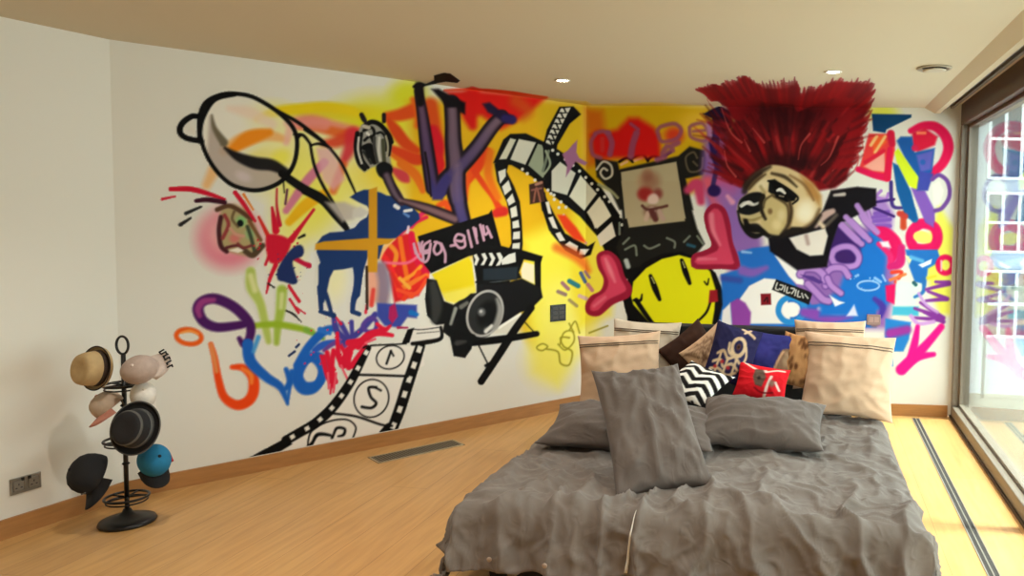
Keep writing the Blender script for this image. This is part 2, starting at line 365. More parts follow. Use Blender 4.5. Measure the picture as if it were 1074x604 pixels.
    for s, w, c in [('l 400,380 450,450 500,604', 6, (236, 40, 40)), ('l 560,280 580,400 640,480', 7, (216, 20, 60)), ('l 440,330 480,380 470,440', 5, (240, 140, 40)),
                    ('l 500,300 520,420 540,520', 5, (240, 110, 30)), ('l 420,430 540,430 610,380', 3, (236, 100, 130)), ('l 520,520 570,490 610,450', 4, (244, 150, 40)),
                    ('l 470,500 500,560 560,604', 6, (242, 80, 30)), ('l 390,410 420,350 470,300', 4, (244, 190, 120)), ('l 600,480 560,560 520,620', 5, (236, 60, 30)),
                    ('l 560,240 620,170 680,150', 5, (214, 40, 90)), ('l 500,280 560,230 640,190', 4, (214, 30, 70)), ('l 520,560 640,500', 6, (240, 120, 40)),
                    ('m 560,40 620,130 700,90 740,60', 5, (226, 40, 30)), ('m 590,120 680,140 740,70', 4, (240, 80, 40)), ('m 600,60 650,110', 4, (244, 170, 60))]: sk(s, w, c, soft=1.3)
    pk('l 330,430 420,440 440,604 430,640 330,640', (232, 160, 130), soft=3, alpha=.9)
    sk('m 500,0 520,80 510,180', [12, 14, 12], (122, 112, 140), soft=4, alpha=.8)
    sk('m 460,120 450,200', [4, 5], (226, 70, 60), soft=1.6)
    # ---- racket
    motif('racket', 'black outlined racket with a long handle')
    R1 = P('A 165,215 182,165 218,140 270,128 340,136 400,165 452,202 492,245 508,290 505,345 490,390 460,430 420,455 370,468 320,463 270,443 225,400 190,345 170,285')
    po(R1, (240, 232, 215), soft=3, smooth=True, alpha=.45)
    sk('A 270,180 340,195 420,235', [6, 12, 10], (236, 210, 190), soft=4, alpha=.8)
    bl(270, 165, 26, 12, (232, 220, 120), .7, -20); bl(294, 166, 18, 14, (240, 228, 70), .8, -30)
    sk('A 280,325 340,285 410,265', [9, 15, 8], (238, 140, 24), soft=3)
    pk('A 200,210 215,230 235,300 300,350 380,370 460,395 470,420 420,455 370,466 320,462 270,442 225,400 192,345', (176, 160, 150), soft=3, alpha=.85)
    sk('A 208,205 218,250 250,300', [2, 5, 9], (110, 100, 80), soft=2)
    sk('A 255,320 300,350 360,372 420,380 470,405', [3, 9, 13, 12, 8], (28, 24, 24), soft=2)
    bl(255, 185, 14, 8, (206, 190, 190), .9, 25)
    st(R1, 4.6, BK, closed=True, soft=.9); sk('A 165,280 172,215 215,148 290,130', [5, 7.5, 7, 5], BK)
    sk('A 172,212 140,208 105,232 96,262 118,284 172,296', [5, 6, 6.5, 6.5, 6, 6], BK); pk('A 122,258 136,240 152,262 152,278', (226, 220, 206), soft=1)
    sk('A 455,410 520,455 604,505', [8, 9, 9.5], BK); sk('B 0,468 60,500 110,560 150,610', [9.5, 10, 8, 5], BK)
    sk('A 440,188 520,235 604,300', [3, 4, 3.5], BK); sk('B 0,254 70,305 125,370 160,440 178,480', [4, 3.6, 3.2, 2.8, 2], BK)
    sk('A 497,272 530,275 558,310', [2, 3.4, 3], BK); sk('A 505,345 510,290 520,275', 3, BK); sk('B 20,310 50,305 90,320', [2, 3, 2], BK)
    sk('B 18,308 32,380 62,450 110,530 150,600', [3, 3.4, 3.4, 3, 3], BK)
    pk('B 40,320 85,322 120,375 140,430 100,470 60,430', (225, 170, 180), soft=3, alpha=.75)
    pk('H 70,40 140,40 180,60 170,100 130,110', (188, 176, 166), soft=3, alpha=.9)
    # ---- portrait sketch on pink
    motif('face_sketch', 'small mottled face sketched on a pink patch')
    pk('k 310,150 380,120 450,150 490,230 520,330 480,400 420,390 340,370 300,330 300,230', (176, 158, 110), soft=3)
    bl(253, 232, 9, 9, (120, 200, 120), .8); bl(262, 245, 8, 10, (130, 190, 130), .7); bl(246, 250, 9, 8, (214, 110, 110), .8)
    for s, w, c in [('k 290,150 350,130 400,150 470,200', 5, (90, 60, 40)), ('k 310,190 300,260 310,340 340,370', 5, (70, 30, 34)), ('k 330,180 350,230 320,300', 4, (150, 60, 60)),
                    ('k 380,160 370,200 400,240', 3, (110, 90, 60)), ('k 450,240 470,300 490,380', 4, (60, 70, 50)), ('k 340,350 400,340 440,370', 3, (90, 30, 40)),
                    ('k 440,370 480,390 530,340', 6, (80, 60, 40)), ('k 400,330 430,350 470,340', 3, (120, 50, 50)), ('k 460,210 490,260 520,310', 4, (120, 80, 50)), ('k 360,250 390,280 430,290', 3, (206, 150, 130))]: sk(s, w, c, soft=1.2)
    bl(252, 234, 4.2, 4.6, (10, 14, 12), 1, 0, .6); pk('k 350,365 400,350 430,365 400,378', (236, 226, 210), soft=1)
    # ---- red splats and dark dashes
    motif('paint_splat', 'crimson and navy paint splat with flung drips')
    sk('k 0,95 70,80', [3.2, 2], CRIM); sk('k 45,42 150,42 240,65 330,95', [5, 6, 5, 3], CRIM); sk('k 180,104 240,98 330,112', [4.5, 5.5, 5], (60, 14, 34)); sk('k 125,170 205,135', [4, 2.6], (30, 30, 30)); sk('k 96,230 150,195', [4.4, 2.6], (30, 28, 28))
    sk('k 385,60 430,120 490,210', [5, 5, 3], CRIM); sk('k 430,70 480,150', [3, 2], (222, 120, 30)); sk('k 510,190 560,290', [3, 5], (208, 40, 30))
    sk('k 605,40 605,130 620,230', [2, 2.6, 5], (190, 20, 50)); sk('k 640,0 645,60', [1.5, 1.5], BK); sk('k 660,45 650,120', [2.4, 2.4], (90, 30, 70)); sk('k 580,140 600,260', [3, 8], CRIM)
    sk('k 800,150 740,230 680,310', [3, 4, 7], CRIM); pk('k 550,290 600,280 660,300 680,330 650,400 620,430 570,430 550,370', CRIM, soft=1.6, smooth=True)
    sk('k 690,400 740,430 775,445', [6, 5, 6], (190, 16, 60)); sk('k 600,440 570,510 550,590', [5, 4, 2], CRIM); sk('k 560,400 545,440', [3, 3], CRIM)
    sk('k 670,550 700,600', [2, 3], CRIM); sk('m 15,100 70,180', [3, 3.4], CRIM); sk('m 20,170 65,240', [3, 3], CRIM); sk('m 50,210 100,245', [2, 2], CRIM); sk('G 480,340 515,390', [2, 3], CRIM)
    cv.spatter(291, 262, 26, 26, 1.6, CRIM); cv.spatter(308, 300, 10, 16, 1.3, CRIM)
    NAVY = (28, 44, 96)
    pk('k 690,350 730,335 748,360 740,395 690,420 700,480 715,530 690,545 640,530 610,520 608,470 640,410', NAVY, soft=1.2, smooth=True)
    sk('k 720,300 750,285', [2, 3], BK); sk('k 560,540 590,560', [2, 2], BK); cv.spatter(300, 284, 12, 22, 1.3, NAVY)
    sk('m 0,230 40,250 80,290', [2, 2.5, 1], BK)
    # ---- green letters
    motif('green_lettering', 'pale green sprayed letter strokes')
    GR = (148, 178, 40)
    sk('G 345,285 350,340 380,400 400,490 408,530', [10, 12, 9, 8, 6], (176, 192, 92), soft=2.4); sk('G 345,300 360,350', 6, (214, 216, 150), soft=2.4)
    sk('G 455,350 450,420 440,480 436,535', [11, 10, 8, 6], (160, 184, 70), soft=2.4); sk('G 455,365 452,410', 5, (205, 212, 140), soft=2.4)
    sk('G 355,475 430,470 500,480 560,495', [6, 7, 7, 6], GR, soft=2); sk('G 540,490 600,520', [6, 4], (120, 170, 60), soft=2)
    # ---- purple loop
    motif('purple_loop', 'dark purple sprayed loop')
    sk('G 340,465 290,475 225,480 180,460 160,420 175,390 220,380 280,405 325,445 345,480 340,520 322,540 305,520', [8, 9, 10, 11, 12, 11, 11, 11, 11, 10, 9, 8, 5], (70, 20, 90), soft=1.8)
    sk('G 165,440 160,415 178,390 215,384', [5, 7, 7, 5], (160, 60, 130), soft=2.2, alpha=.9)
    # ---- orange squiggle
    motif('orange_squiggle', 'orange sprayed hook and ring')
    st(cv.oval(198, 353, 13.2, 7.6, 8), 5, (236, 92, 20), closed=True, soft=1.6); sk('M 100,165 130,158 160,168', [2, 3, 2], (246, 160, 70), soft=1.5)
    sk('M 205,205 218,250 232,330 252,390 295,418 335,405 355,370 352,320 320,288 280,285', [5, 6.5, 8, 9, 10.5, 11, 11.5, 11, 8, 5], (236, 70, 14), soft=1.8)
    sk('M 205,205 215,245 225,300', [4, 5, 4], (228, 140, 80), soft=2); sk('M 348,340 345,310 315,290', [4, 5, 3], (246, 130, 50), soft=2)
    # ---- blue letters
    motif('blue_lettering', 'blue sprayed lettering under the horse')
    BL = (26, 96, 190)
    sk('M 335,205 345,265 400,320 450,355 475,415', [12, 12, 10, 8, 3], BL, soft=1.6); sk('M 372,180 355,230', [5, 4], (70, 150, 210), soft=2); sk('M 475,410 490,300', [3, 5], BL, soft=1.6)
    st(P('M 545,255 590,250 600,300 580,345 535,350 515,310'), 9.5, BL, closed=True, soft=1.6)
    sk('M 480,245 500,230', 2.6, (20, 40, 90)); sk('M 505,215 515,205', 2.6, (20, 40, 90))
    st(P('m 130,480 175,510 190,570 150,640 90,650 55,600 70,520'), 9, BL, closed=True, soft=1.6)
    sk('m 60,520 120,420 200,340 260,320', [9, 9, 9, 6], BL, soft=1.6); sk('m 150,440 200,410 290,390', [6, 8, 5], (40, 90, 190), soft=1.4); sk('m 0,540 20,600 0,640', [5, 7, 5], BL, soft=1.6)
    sk('m 180,330 230,350', [6, 4], (40, 110, 200), soft=1.4)
    VI = (66, 62, 150)
    sk('m 250,260 270,340 330,390', [5, 7, 6], VI, soft=1.4); sk('m 290,300 330,370', [6, 5], VI, soft=1.4); sk('m 345,290 350,380', [5, 4], VI, soft=1.3); sk('m 310,400 400,330 470,250', [8, 6, 6], VI, soft=1.4)
    st(P('m 440,270 475,285 470,330 430,340 405,310'), 4.5, (86, 60, 150), closed=True, soft=1.3); sk('m 200,440 260,400 310,420', [4, 5, 4], (110, 70, 150), soft=1.4)
    pk('m 480,190 690,200 690,270 640,265 600,320 520,310 480,260', (58, 72, 160), soft=1.6); pk('m 545,210 575,190 590,260 560,300 540,270', (176, 30, 90), soft=1.5); sk('m 660,240 690,250', [6, 4], (20, 110, 190), soft=1.4); sk('m 590,320 640,320', [3, 2], (170, 30, 80))
    # ---- red letters under it
    motif('red_lettering', 'red brush lettering across the blue letters')
    RD = (222, 22, 56)
    for s, w in [('m 330,400 400,390 470,350 560,360', [7, 8, 7, 4]), ('m 380,420 430,360 520,330', [7, 7, 5]), ('m 300,500 330,440 380,400', [6, 7, 7]), ('m 330,530 320,470 290,420', [6, 6, 4]), ('m 350,520 420,420', [7, 6]),
                 ('m 270,350 275,450 290,520', [4, 5, 5]), ('m 200,470 210,540 230,604', [4, 5, 5]), ('m 250,440 240,540 260,604', [5, 6, 6]), ('m 420,240 425,200', [3, 2]), ('m 260,260 290,300', [2, 3]),
                 ('N 130,150 140,210 150,260', [5, 4, 3]), ('N 160,150 185,190 205,150', [6, 7, 5]), ('N 110,160 130,230', [3, 3]), ('N 150,200 140,280', [4, 2]), ('m 480,300 520,330 550,310', [4, 5, 3]), ('m 330,440 300,520', [8, 6])]: sk(s, w, RD, soft=1.1)
    for s in ['m 220,560 225,640', 'm 265,560 250,660', 'm 290,520 330,604', 'm 420,400 470,380']: sk(s, 2.4, (236, 90, 110), soft=.8)
    cv.spatter(345, 365, 24, 36, 1.3, RD)
    # ---- horse
    motif('blue_horse', 'navy horse silhouette crossed by a yellow cross')
    HB = (24, 52, 104)
    pk('l 235,85 270,60 310,45 340,45 400,60 430,75 470,80 520,105 560,130 600,170 605,200 560,240 520,265 480,300 420,310 390,410 375,410 330,400 305,480 290,604 255,640 265,540 250,455 200,465 150,470 130,510 110,604 100,640 75,640 95,520 80,430 60,375 60,330 90,290 130,270 200,265 260,245 290,210 325,190 340,150 325,130 280,110', HB, soft=1)
    sk('m 195,0 190,80 180,130 185,220', [10, 8, 6, 5], HB); sk('m 190,100 215,160 240,245', [6, 5, 4], HB); sk('m 385,0 375,100 355,180 350,235', [10, 8, 6, 5], HB); sk('m 180,235 250,255', [4, 6], HB); sk('m 350,235 385,248', [5, 5], HB)
    sk('l 75,560 80,604', [5, 4], HB)
    pk('l 250,150 290,135 340,165 300,190 250,195', (206, 198, 186), soft=2)
    pk('l 335,45 380,30 380,300 470,305 440,330 385,340 380,480 330,480 328,365 50,362 55,330 100,318 335,300', (206, 146, 24), soft=1)
    sk('l 475,130 490,140', 4.4, (226, 224, 220)); sk('l 525,158 560,152', 3, (226, 224, 220)); sk('l 520,170 545,185', [2, 3], (90, 130, 190)); sk('l 545,240 540,270', [2.5, 3], (226, 200, 210))
    sk('l 325,470 325,640', [2, 2.6], (40, 30, 24)); sk('m 425,0 428,220', [3, 2.4], (50, 30, 20))
    # ---- zebra head
    motif('zebra_head', 'black and white zebra head')
    pk('j 330,140 400,110 470,130 530,200 550,260 530,370 540,430 520,510 450,500 435,430 400,440 350,475 310,440 280,370 275,300 290,220', (150, 146, 136), soft=1.6)
    for s, w, c in [('j 300,200 290,300 310,400 350,450', 5, BK), ('j 330,200 320,290 335,380 375,440', 3.4, BK), ('j 310,230 305,320 330,410', 2.2, (210, 206, 196)), ('j 350,150 400,120 460,140 520,210 540,260', 5, BK),
                    ('j 345,180 400,160 420,200 400,230', 3.4, BK), ('j 350,250 390,220 410,260', 3, BK), ('j 350,300 390,290 400,350 420,400', 6, BK), ('j 345,330 370,370 395,410', 3, (40, 40, 38)), ('j 420,230 420,300 440,400', 3.4, (60, 58, 54)),
                    ('j 440,200 470,195 500,240 505,320', 2.6, BK), ('j 500,180 530,260 520,350', 4, BK), ('j 480,250 485,340 490,400', 4, (70, 70, 50)), ('j 455,230 450,320 460,390', 2.6, (200, 196, 184)), ('j 370,200 380,210', 3, (225, 220, 210)),
                    ('j 345,150 380,160', 4, (190, 180, 160)), ('j 500,220 515,290 510,360', 1.8, (190, 180, 150)), ('j 370,320 385,360', 5, (8, 8, 8))]: sk(s, w, c, soft=.8)
    sk('j 330,70 345,100 360,125', [5, 5.5, 3.4], (30, 22, 24)); sk('j 487,70 487,115', [4.4, 4.4], (26, 18, 20)); pk('j 440,420 480,400 530,415 550,450 530,510 480,520 445,490 430,450', (10, 10, 12), soft=1.2, smooth=True)
    # ---- letters
    motif('letter_monogram', 'big dusky purple interlaced letters with dark edges')
    E1 = (20, 10, 18); bars = []
    def bar(s, w, c, c2=None): bars.append((s, np.array(w, float) * 1.2, c, c2))
    sk('l 440,0 480,60 510,110', [9, 9, 8], (62, 42, 58)); bar('l 430,-30 470,60 500,100', [9, 8, 6], (92, 72, 88))
    bar('l 500,100 600,130 700,165 790,200', [4, 8, 10, 10], (112, 80, 84))
    bar('n 45,130 65,250 85,400 105,540 120,640', [8, 10, 12, 13, 13], (96, 66, 86), (70, 52, 100))
    bar('n 220,190 225,300 228,400 240,520 240,640 250,700', [14, 14, 15, 17, 17, 16], (104, 80, 92), (100, 78, 100))
    bar('n 485,262 430,320 350,430 270,520 190,600 160,640', [12, 13, 14, 15, 16, 15], (112, 88, 98), (58, 46, 104))
    bar('r 300,70 300,180 310,280 340,390', [14, 15, 15, 13], (98, 78, 104), (62, 54, 110))
    for s, w, c, c2 in bars: sk(s, list(w), E1, soft=1.3)
    for s, w, c, c2 in bars: sk(s, list(w * .6), c, soft=2.4, col2=c2)
    for s, w, c, c2 in bars: sk(s, list(w * .22), tuple(v + 26 for v in c), soft=2, alpha=.5, col2=c2)
    pk('r 150,110 185,190 240,110 262,130 240,220 220,250 170,250 155,210', (54, 46, 104), soft=2)
    sk('n 20,105 50,98 75,95', [3, 6, 3], BK); sk('n 47,105 54,190', [10, 8], (16, 8, 12), soft=2); sk('n 70,100 130,80', [2, 4], BK)
    pk('n 125,45 180,30 215,35 265,72 250,85 190,78 130,88', BK, soft=1)
    pk('n 112,118 150,116 210,150 292,190 290,250 262,240 250,215 190,215 160,170', (14, 7, 12), soft=2)
    pk('n 382,196 420,188 470,228 545,258 540,300 500,302 450,262 410,240', (30, 18, 48), soft=2); sk('n 500,272 540,280', [8, 9], (40, 30, 92), soft=2)
    sk('r 130,0 150,120 160,230', [2.4, 2.4, 2], E1)
    # ---- film coil
    motif('film_strip', 'black and white film strip curling in loops')
    FW = (206, 202, 184)
    sk('C 300,480 310,540 330,604', [5, 5.5, 6], BK); sk('h 290,540 300,604', [3, 3], BK)
    pk('h 385,60 460,58 500,100 440,150 375,260 360,340 290,420 290,300 320,180', BK, soft=1); 
    for i in range(7):
        t = i / 6; x0, y0 = 393 - 75 * t - 10 * t * (1 - t), 70 + 165 * t
        pk('h %f,%f %f,%f %f,%f %f,%f' % (x0, y0, x0 + 52 - 12 * t, y0 - 6 + 16 * t, x0 + 40 - 8 * t, y0 + 20 + 10 * t, x0 - 8, y0 + 20), (214, 210, 196), soft=.7)
        sk('h %f,%f %f,%f' % (x0 + 14, y0 - 6, x0 + 30, y0 + 28), 1.8, BK, soft=.6)
    pk('C 125,372 160,290 185,270 240,268 330,310 420,370 500,450 560,540 604,604 640,680 660,760 600,780 560,780 500,640 430,560 340,490 260,420 190,380', BK, soft=1)
    for q, c in [('C 145,360 185,285 205,290 172,358', (210, 205, 180)), ('C 185,360 215,288 275,300 238,378', FW), ('C 248,380 282,305 300,310 305,430', (150, 156, 130)), ('C 330,470 330,400 360,368 415,408 385,485', FW), ('C 392,490 432,415 490,480 445,540', (214, 208, 184)), ('C 455,545 500,490 540,560 490,604', (220, 212, 186)),
                 ('c 0,190 60,100 105,180 20,250', (222, 214, 188)), ('c 30,290 110,215 130,290 50,345', (216, 206, 188))]: pk(q, c, soft=.8)
    sk('C 300,310 330,380 300,430', [2, 2.4, 2], BK); sk('C 320,330 300,400', 3, (110, 118, 100))
    sk('C 310,330 325,375 305,410', 2.4, (150, 156, 130), soft=.7)
    # sprocket holes along both edges
    for s, n in [('h 190,390 260,450 350,520 420,590', 8), ('J 60,10 100,80 150,150 200,200', 9), ('h 350,290 470,380 580,490 650,560', 10), ('J 270,0 300,60 310,120', 5)]:
        c = Canvas.curve([(x, y, 0) for x, y in P(s)], False)
        for i in np.linspace(0, len(c) - 1, n).astype(int): bl(c[i][0], c[i][1], 2.2, 2.2, (214, 210, 196), 1, 0, .5)
    # left hanging end
    pk('r 495,60 520,45 570,60 560,100 600,180 630,260 640,360 645,480 640,530 560,530 585,480 580,360 560,260 510,150', BK, soft=1)
    for q in ['r 515,100 555,85 555,125 525,165', 'r 535,180 570,145 585,195 550,225', 'r 560,250 590,215 605,260 572,280', 'r 578,295 610,280 618,335 585,345', 'r 590,365 622,355 628,395 592,400', 'r 595,420 630,415 630,455 592,458', 'r 592,480 630,475 628,510 588,510']: pk(q, (214, 210, 196), soft=.7)
    # lower inner loop
    pk('J 40,20 70,80 110,150 190,195 215,180 200,225 165,240 110,210 60,150 30,70 28,20', BK, soft=1)
    for q in ['J 40,40 52,38 62,82 50,80', 'J 50,95 66,90 84,135 66,130', 'J 75,150 92,145 110,175 90,178', 'J 108,190 125,178 155,195 150,215', 'J 162,205 195,205 180,225 158,225']: pk(q, (222, 214, 200), soft=.7)
    pk('J 82,85 110,85 150,130 185,185 140,170 105,130', (226, 60, 20), soft=2)
    sk('J 80,200 150,230 190,280', [9, 12, 6], (230, 90, 30), soft=4, alpha=.75)
    # ---- clapperboard
    motif('clapperboard', 'black clapperboard with pale pink lettering')
    pk('f 40,140 415,20 430,0 480,190 540,205 570,205 600,215 700,245 690,280 600,262 575,330 590,360 355,400 330,240 310,245 110,335 75,290', BK, soft=.9)
    pk('f 115,340 310,248 328,280 345,430 300,470 240,490 190,480', (230, 205, 24), soft=1.2)
    pk('f 170,440 340,400 350,440 240,500 195,490', (240, 226, 110), soft=3, alpha=.7)
    pk('f 585,320 600,275 655,290 655,390 590,360', (238, 226, 190), soft=1)
    LP = (196, 150, 170)
    for s in ['f 25,200 45,250 70,265 60,190 65,170', 'f 20,180 30,230', 'f 105,165 75,185 72,215 100,210 108,180 98,250 80,275 62,265', 'f 70,230 100,225', 'f 130,170 160,180 165,215 140,235 125,210 140,170', 'f 165,180 185,230 185,275', 'f 235,160 275,165 285,140 250,130 235,165 260,200 290,190 285,150', 'f 215,190 240,185',
              'f 305,110 325,195', 'f 335,95 355,175', 'f 345,100 350,140', 'f 370,80 390,160', 'f 385,85 395,130 415,115', 'f 405,90 430,145', 'f 45,175 55,220']: sk(s, 2.9, LP, soft=.8)
    for q in ['f 335,240 350,232 365,260 350,295 338,290 345,262', 'f 375,232 395,228 408,255 390,292 372,292 390,262', 'f 415,228 432,226 450,255 432,295 415,294 430,262', 'f 455,228 475,225 490,250 475,292 452,296 470,265', 'f 480,265 520,235 555,225 558,275 520,285 485,290']: pk(q, (216, 214, 204), soft=.6)
    pk('f 385,310 570,300 565,370 385,372', (34, 42, 50), soft=1.5)
    # ---- directors chair
    motif('directors_chair', "black folding director's chair")
    pk('f 655,250 690,262 690,430 660,420', BK, soft=.8)
    pk('g 350,90 520,80 590,60 690,110 700,160 640,220 580,240 430,340 350,200', (16, 15, 17), soft=1)
    sk('g 420,82 480,78 530,74', [1, 2, 1], (90, 100, 104)); sk('g 350,80 430,88 520,78', 2.4, BK)
    pk('g 420,350 585,240 590,255 545,300 520,350', (222, 216, 200), soft=1); sk('g 580,250 470,320', [2, 3], (245, 242, 230), soft=.8)
    sk('g 640,215 560,320 470,460 375,604', [7, 8, 8, 7.4], BK); sk('g 330,400 450,385 560,370 668,352', [7, 8, 7, 6], BK)
    sk('g 360,410 410,510', [1.6, 1.6], BK); sk('g 605,290 660,350', [1.2, 1.2], BK); sk('g 400,520 420,510', 3.4, BK)
    # ---- camera
    motif('film_camera', 'black film camera with a big round lens')
    pk('f 90,370 120,380 170,480 230,500 260,480 330,450 360,470 300,604 200,604 130,600 90,560 80,470', (18, 17, 18), soft=1)
    pk('g 90,60 140,70 180,180 240,210 320,140 420,130 480,180 490,250 420,360 330,400 325,430 290,480 230,470 210,370 160,330 130,300 90,250 80,170', (14, 14, 15), soft=1)
    sk('g 120,90 140,200 130,280', [8, 12, 7], (52, 52, 50), soft=3); sk('g 240,220 215,300', [4, 3], (150, 150, 140), soft=1.2); sk('g 270,210 300,190', [5, 4], (110, 108, 100), soft=1.4); sk('g 250,400 290,390', [6, 4], (58, 56, 54), soft=2)
    LO = cv.oval(430 + 395 / 5.031, 280 + 245 / 5.031, 17.8, 24.2, 20)
    po(LO, (40, 40, 40), soft=1, smooth=True); st(LO, 2.6, (182, 178, 172), closed=True, soft=.8)
    bl(430 + 410 / 5.031, 280 + 250 / 5.031, 14, 19, (14, 14, 14), 1, 20, .5); sk('g 400,330 450,310 475,230 460,170', [3, 6, 6, 3], (150, 148, 142), soft=2.4); sk('g 400,340 430,310', [4, 3], (226, 222, 214), soft=1.2)
    bl(430 + 378 / 5.031, 280 + 238 / 5.031, 6, 6.4, (110, 110, 108), 1, 0, .3); bl(430 + 374 / 5.031, 280 + 234 / 5.031, 2.6, 2.6, (196, 194, 190), 1)
    sk('g 160,300 230,350 330,370', [7, 10, 7], (12, 12, 12), soft=1)
    # ---- numbered film strip
    motif('numbered_film_strip', 'film strip with reversed numbers one, two and three in circles')
    pk('N -150,500 -60,465 0,438 60,398 130,345 190,260 240,160 275,130 425,130 440,190 400,210 360,350 325,400 300,402 0,470 -40,478', (236, 230, 220), soft=1)
    pk('N 385,75 500,60 490,115 370,122', (230, 224, 214), soft=1)
    pk('m 640,330 675,320 650,400 610,405', BK, soft=.7); sk('m 670,328 720,330 805,318', 1.1, BK, soft=.6); sk('m 690,350 805,340', .9, (60, 56, 50), soft=.6)
    sk('N 245,135 268,128 380,122', [2, 2, 1.6], BK); sk('N 400,122 440,118 490,105 490,70', [4, 5, 4, 3], BK)
    sk('N 262,135 235,185 200,250 150,320 95,372 40,405 0,428', [5, 8, 9.5, 10.5, 10.5, 10, 10], BK); sk('N 425,130 405,190 385,250 360,330 335,395', [10, 11.5, 12, 12, 11], BK)
    sk('N 325,385 300,402', [8, 3], BK); pk('N -150,500 -80,462 0,420 20,440 -30,470 -60,478', BK, soft=.8)
    for s, k, hw, hl in (('N 262,135 235,185 200,250 150,320 95,372 40,405 0,428', 8, 4.4, 5.0), ('N 425,130 405,190 385,250 360,330 335,395', 6, 5.0, 7.0)):
        c = Canvas.curve([(x, y, 0) for x, y in P(s)], False)
        for i in np.linspace(len(c) * .06, len(c) * .93, k).astype(int):
            t = c[min(i + 2, len(c) - 1)] - c[i - 2]; t = t[:2] / np.hypot(*t[:2]); n_ = np.array((-t[1], t[0])); o_ = c[i][:2]
            po([tuple(o_ + t * hl / 2 * u + n_ * hw / 2 * v) for u, v in ((-1, -1), (1, -1), (1, 1), (-1, 1))], (232, 228, 218), soft=.7)
    sk('N 215,220 300,222 385,225', 2.6, BK); sk('N 140,342 220,352 300,378 335,382', [2.4, 2.6, 2.6, 2.4], BK)
    st(cv.oval(300 + 330 / 3.02, 320 + 165 / 3.02, 14.8, 12, -18), 1.6, BK, closed=True, soft=.7); sk('N 318,185 332,145', 2.4, BK); sk('N 332,145 340,160', 2, BK)
    st(cv.oval(300 + 270 / 3.02, 320 + 295 / 3.02, 18, 20, 18), 1.7, BK, closed=True, soft=.7); sk('N 285,260 262,262 268,290 285,310 270,325 240,322', 3, BK); sk('N 285,262 300,270', 2.4, BK)
    sk('N 68,445 80,400 130,370 190,362 220,385 212,420', 1.9, BK, soft=.7); sk('N 82,440 100,410 140,412 146,420 160,390 185,392 182,410 165,415', [2.6, 4, 3, 2.4, 3, 3, 3, 2], BK); sk('N 70,450 90,425', [3.5, 2], BK)
    # ---- picture frame
    motif('picture_frame', 'black scrolled picture frame with a small figure in it')
    pk('b 120,330 240,350 250,390 560,320 620,270 700,290 720,370 690,420 600,440 640,604 250,604 200,500 130,430', (26, 24, 20), soft=1.6)
    pk('c 150,0 490,0 560,250 600,330 540,400 350,430 180,470 130,350 170,250', (24, 22, 18), soft=1.6)
    pk('b 258,405 550,350 590,604 600,650 280,650', (176, 162, 128), soft=1)
    pk('c 160,0 465,0 495,210 200,245 190,200', (174, 158, 124), soft=1)
    st(P('b 185,395 165,385 150,410 175,440 210,420 205,370 165,350 130,390'), 2.4, (196, 190, 170), soft=.8); st(P('b 140,470 200,500 240,540'), 3, (150, 150, 110), soft=1.2)
    for s in ['b 660,330 640,300 600,330 620,400 680,390 690,330', 'b 640,350 660,370']: sk(s, 2.2, (92, 80, 60), soft=1)
    for s in ['b 250,350 290,330 320,350', 'b 320,330 370,310 400,345', 'b 400,340 430,320 470,335', 'b 470,330 520,300']: sk(s, 3, BK, soft=.9)
    for s in ['b 330,345 370,330', 'b 440,340 480,330', 'b 260,365 290,350']: sk(s, 2.6, (226, 180, 130), soft=1)
    bl(679, 189, 16, 13, (186, 150, 112), .9); bl(679, 184, 9, 11, (150, 104, 80), .8); bl(677, 203, 12, 11, (160, 40, 36), .95, 0, .3); bl(690, 203, 8, 9, (120, 40, 40), .8, 0, .2); bl(684, 208, 8, 7.5, (218, 190, 178), 1, 0, .4); bl(682, 190, 16, 16, (132, 84, 66), .6); bl(677, 204, 11, 9, (150, 34, 32), .8, 0, .3); bl(685, 209, 8, 7.5, (218, 190, 178), 1, 0, .4); bl(684, 222, 13, 10, (110, 66, 58), .85); bl(684, 220, 6, 5, (214, 190, 176), .8)
    sk('c 270,130 300,150 360,140 400,130', 3, (90, 50, 44), soft=1.2); sk('c 300,170 290,200', 5, (190, 160, 140), soft=1.4); sk('c 360,160 380,200', 5, (180, 150, 134), soft=1.4); sk('c 320,160 340,200', 6, (90, 44, 40), soft=1.5)
    for s in ['c 280,340 310,355 360,335', 'c 400,300 440,320 440,350', 'c 490,320 520,290', 'c 170,330 200,300', 'c 180,360 230,340 240,390', 'c 150,220 150,280', 'c 560,290 590,330']: sk(s, 2.2, (120, 126, 110), soft=1)
    sk('c 510,335 545,345', 3, (40, 90, 110), soft=1.6); sk('c 185,420 195,450', 5, (176, 184, 176), soft=1.4)
    # ---- red bubble letters above frame
    motif('red_bubble_lettering', 'red bubble lettering with mauve outlines above the picture frame')
    pk('b 100,210 130,190 200,190 240,180 300,120 350,120 400,150 430,170 460,210 470,330 400,330 330,330 260,330 170,330 110,310', (205, 16, 14), soft=5)
    bl(707, 142, 16, 14, (206, 40, 30), .85); bl(735, 140, 14, 12, (216, 150, 50), .6)
    MV = (140, 72, 108)
    for s, w in [('b 120,210 100,250 110,310 150,330', 3), ('b 190,200 210,250 200,310', 4.4), ('b 125,200 160,190 195,200', 3), ('b 340,200 320,260 310,320', 5), ('b 310,150 350,180', 2.4), ('b 450,190 470,240 520,240 560,220 575,180 540,150 470,165 450,190', 3), ('b 500,270 480,310 530,290', 4), ('b 560,250 520,270', 4), ('b 620,170 630,220 700,240 720,200 690,150 640,155 620,170', 2.6), ('b 640,190 700,185', 2), ('b 450,340 490,325', 4)]: sk(s, w * 1.4, MV, soft=1.8, alpha=.85)
    sk('b 160,230 160,290', 5, (190, 60, 60), soft=2, alpha=.6)
    # ---- small pieces
    motif('mauve_figure', 'small mauve bird-like mark on the film strip')
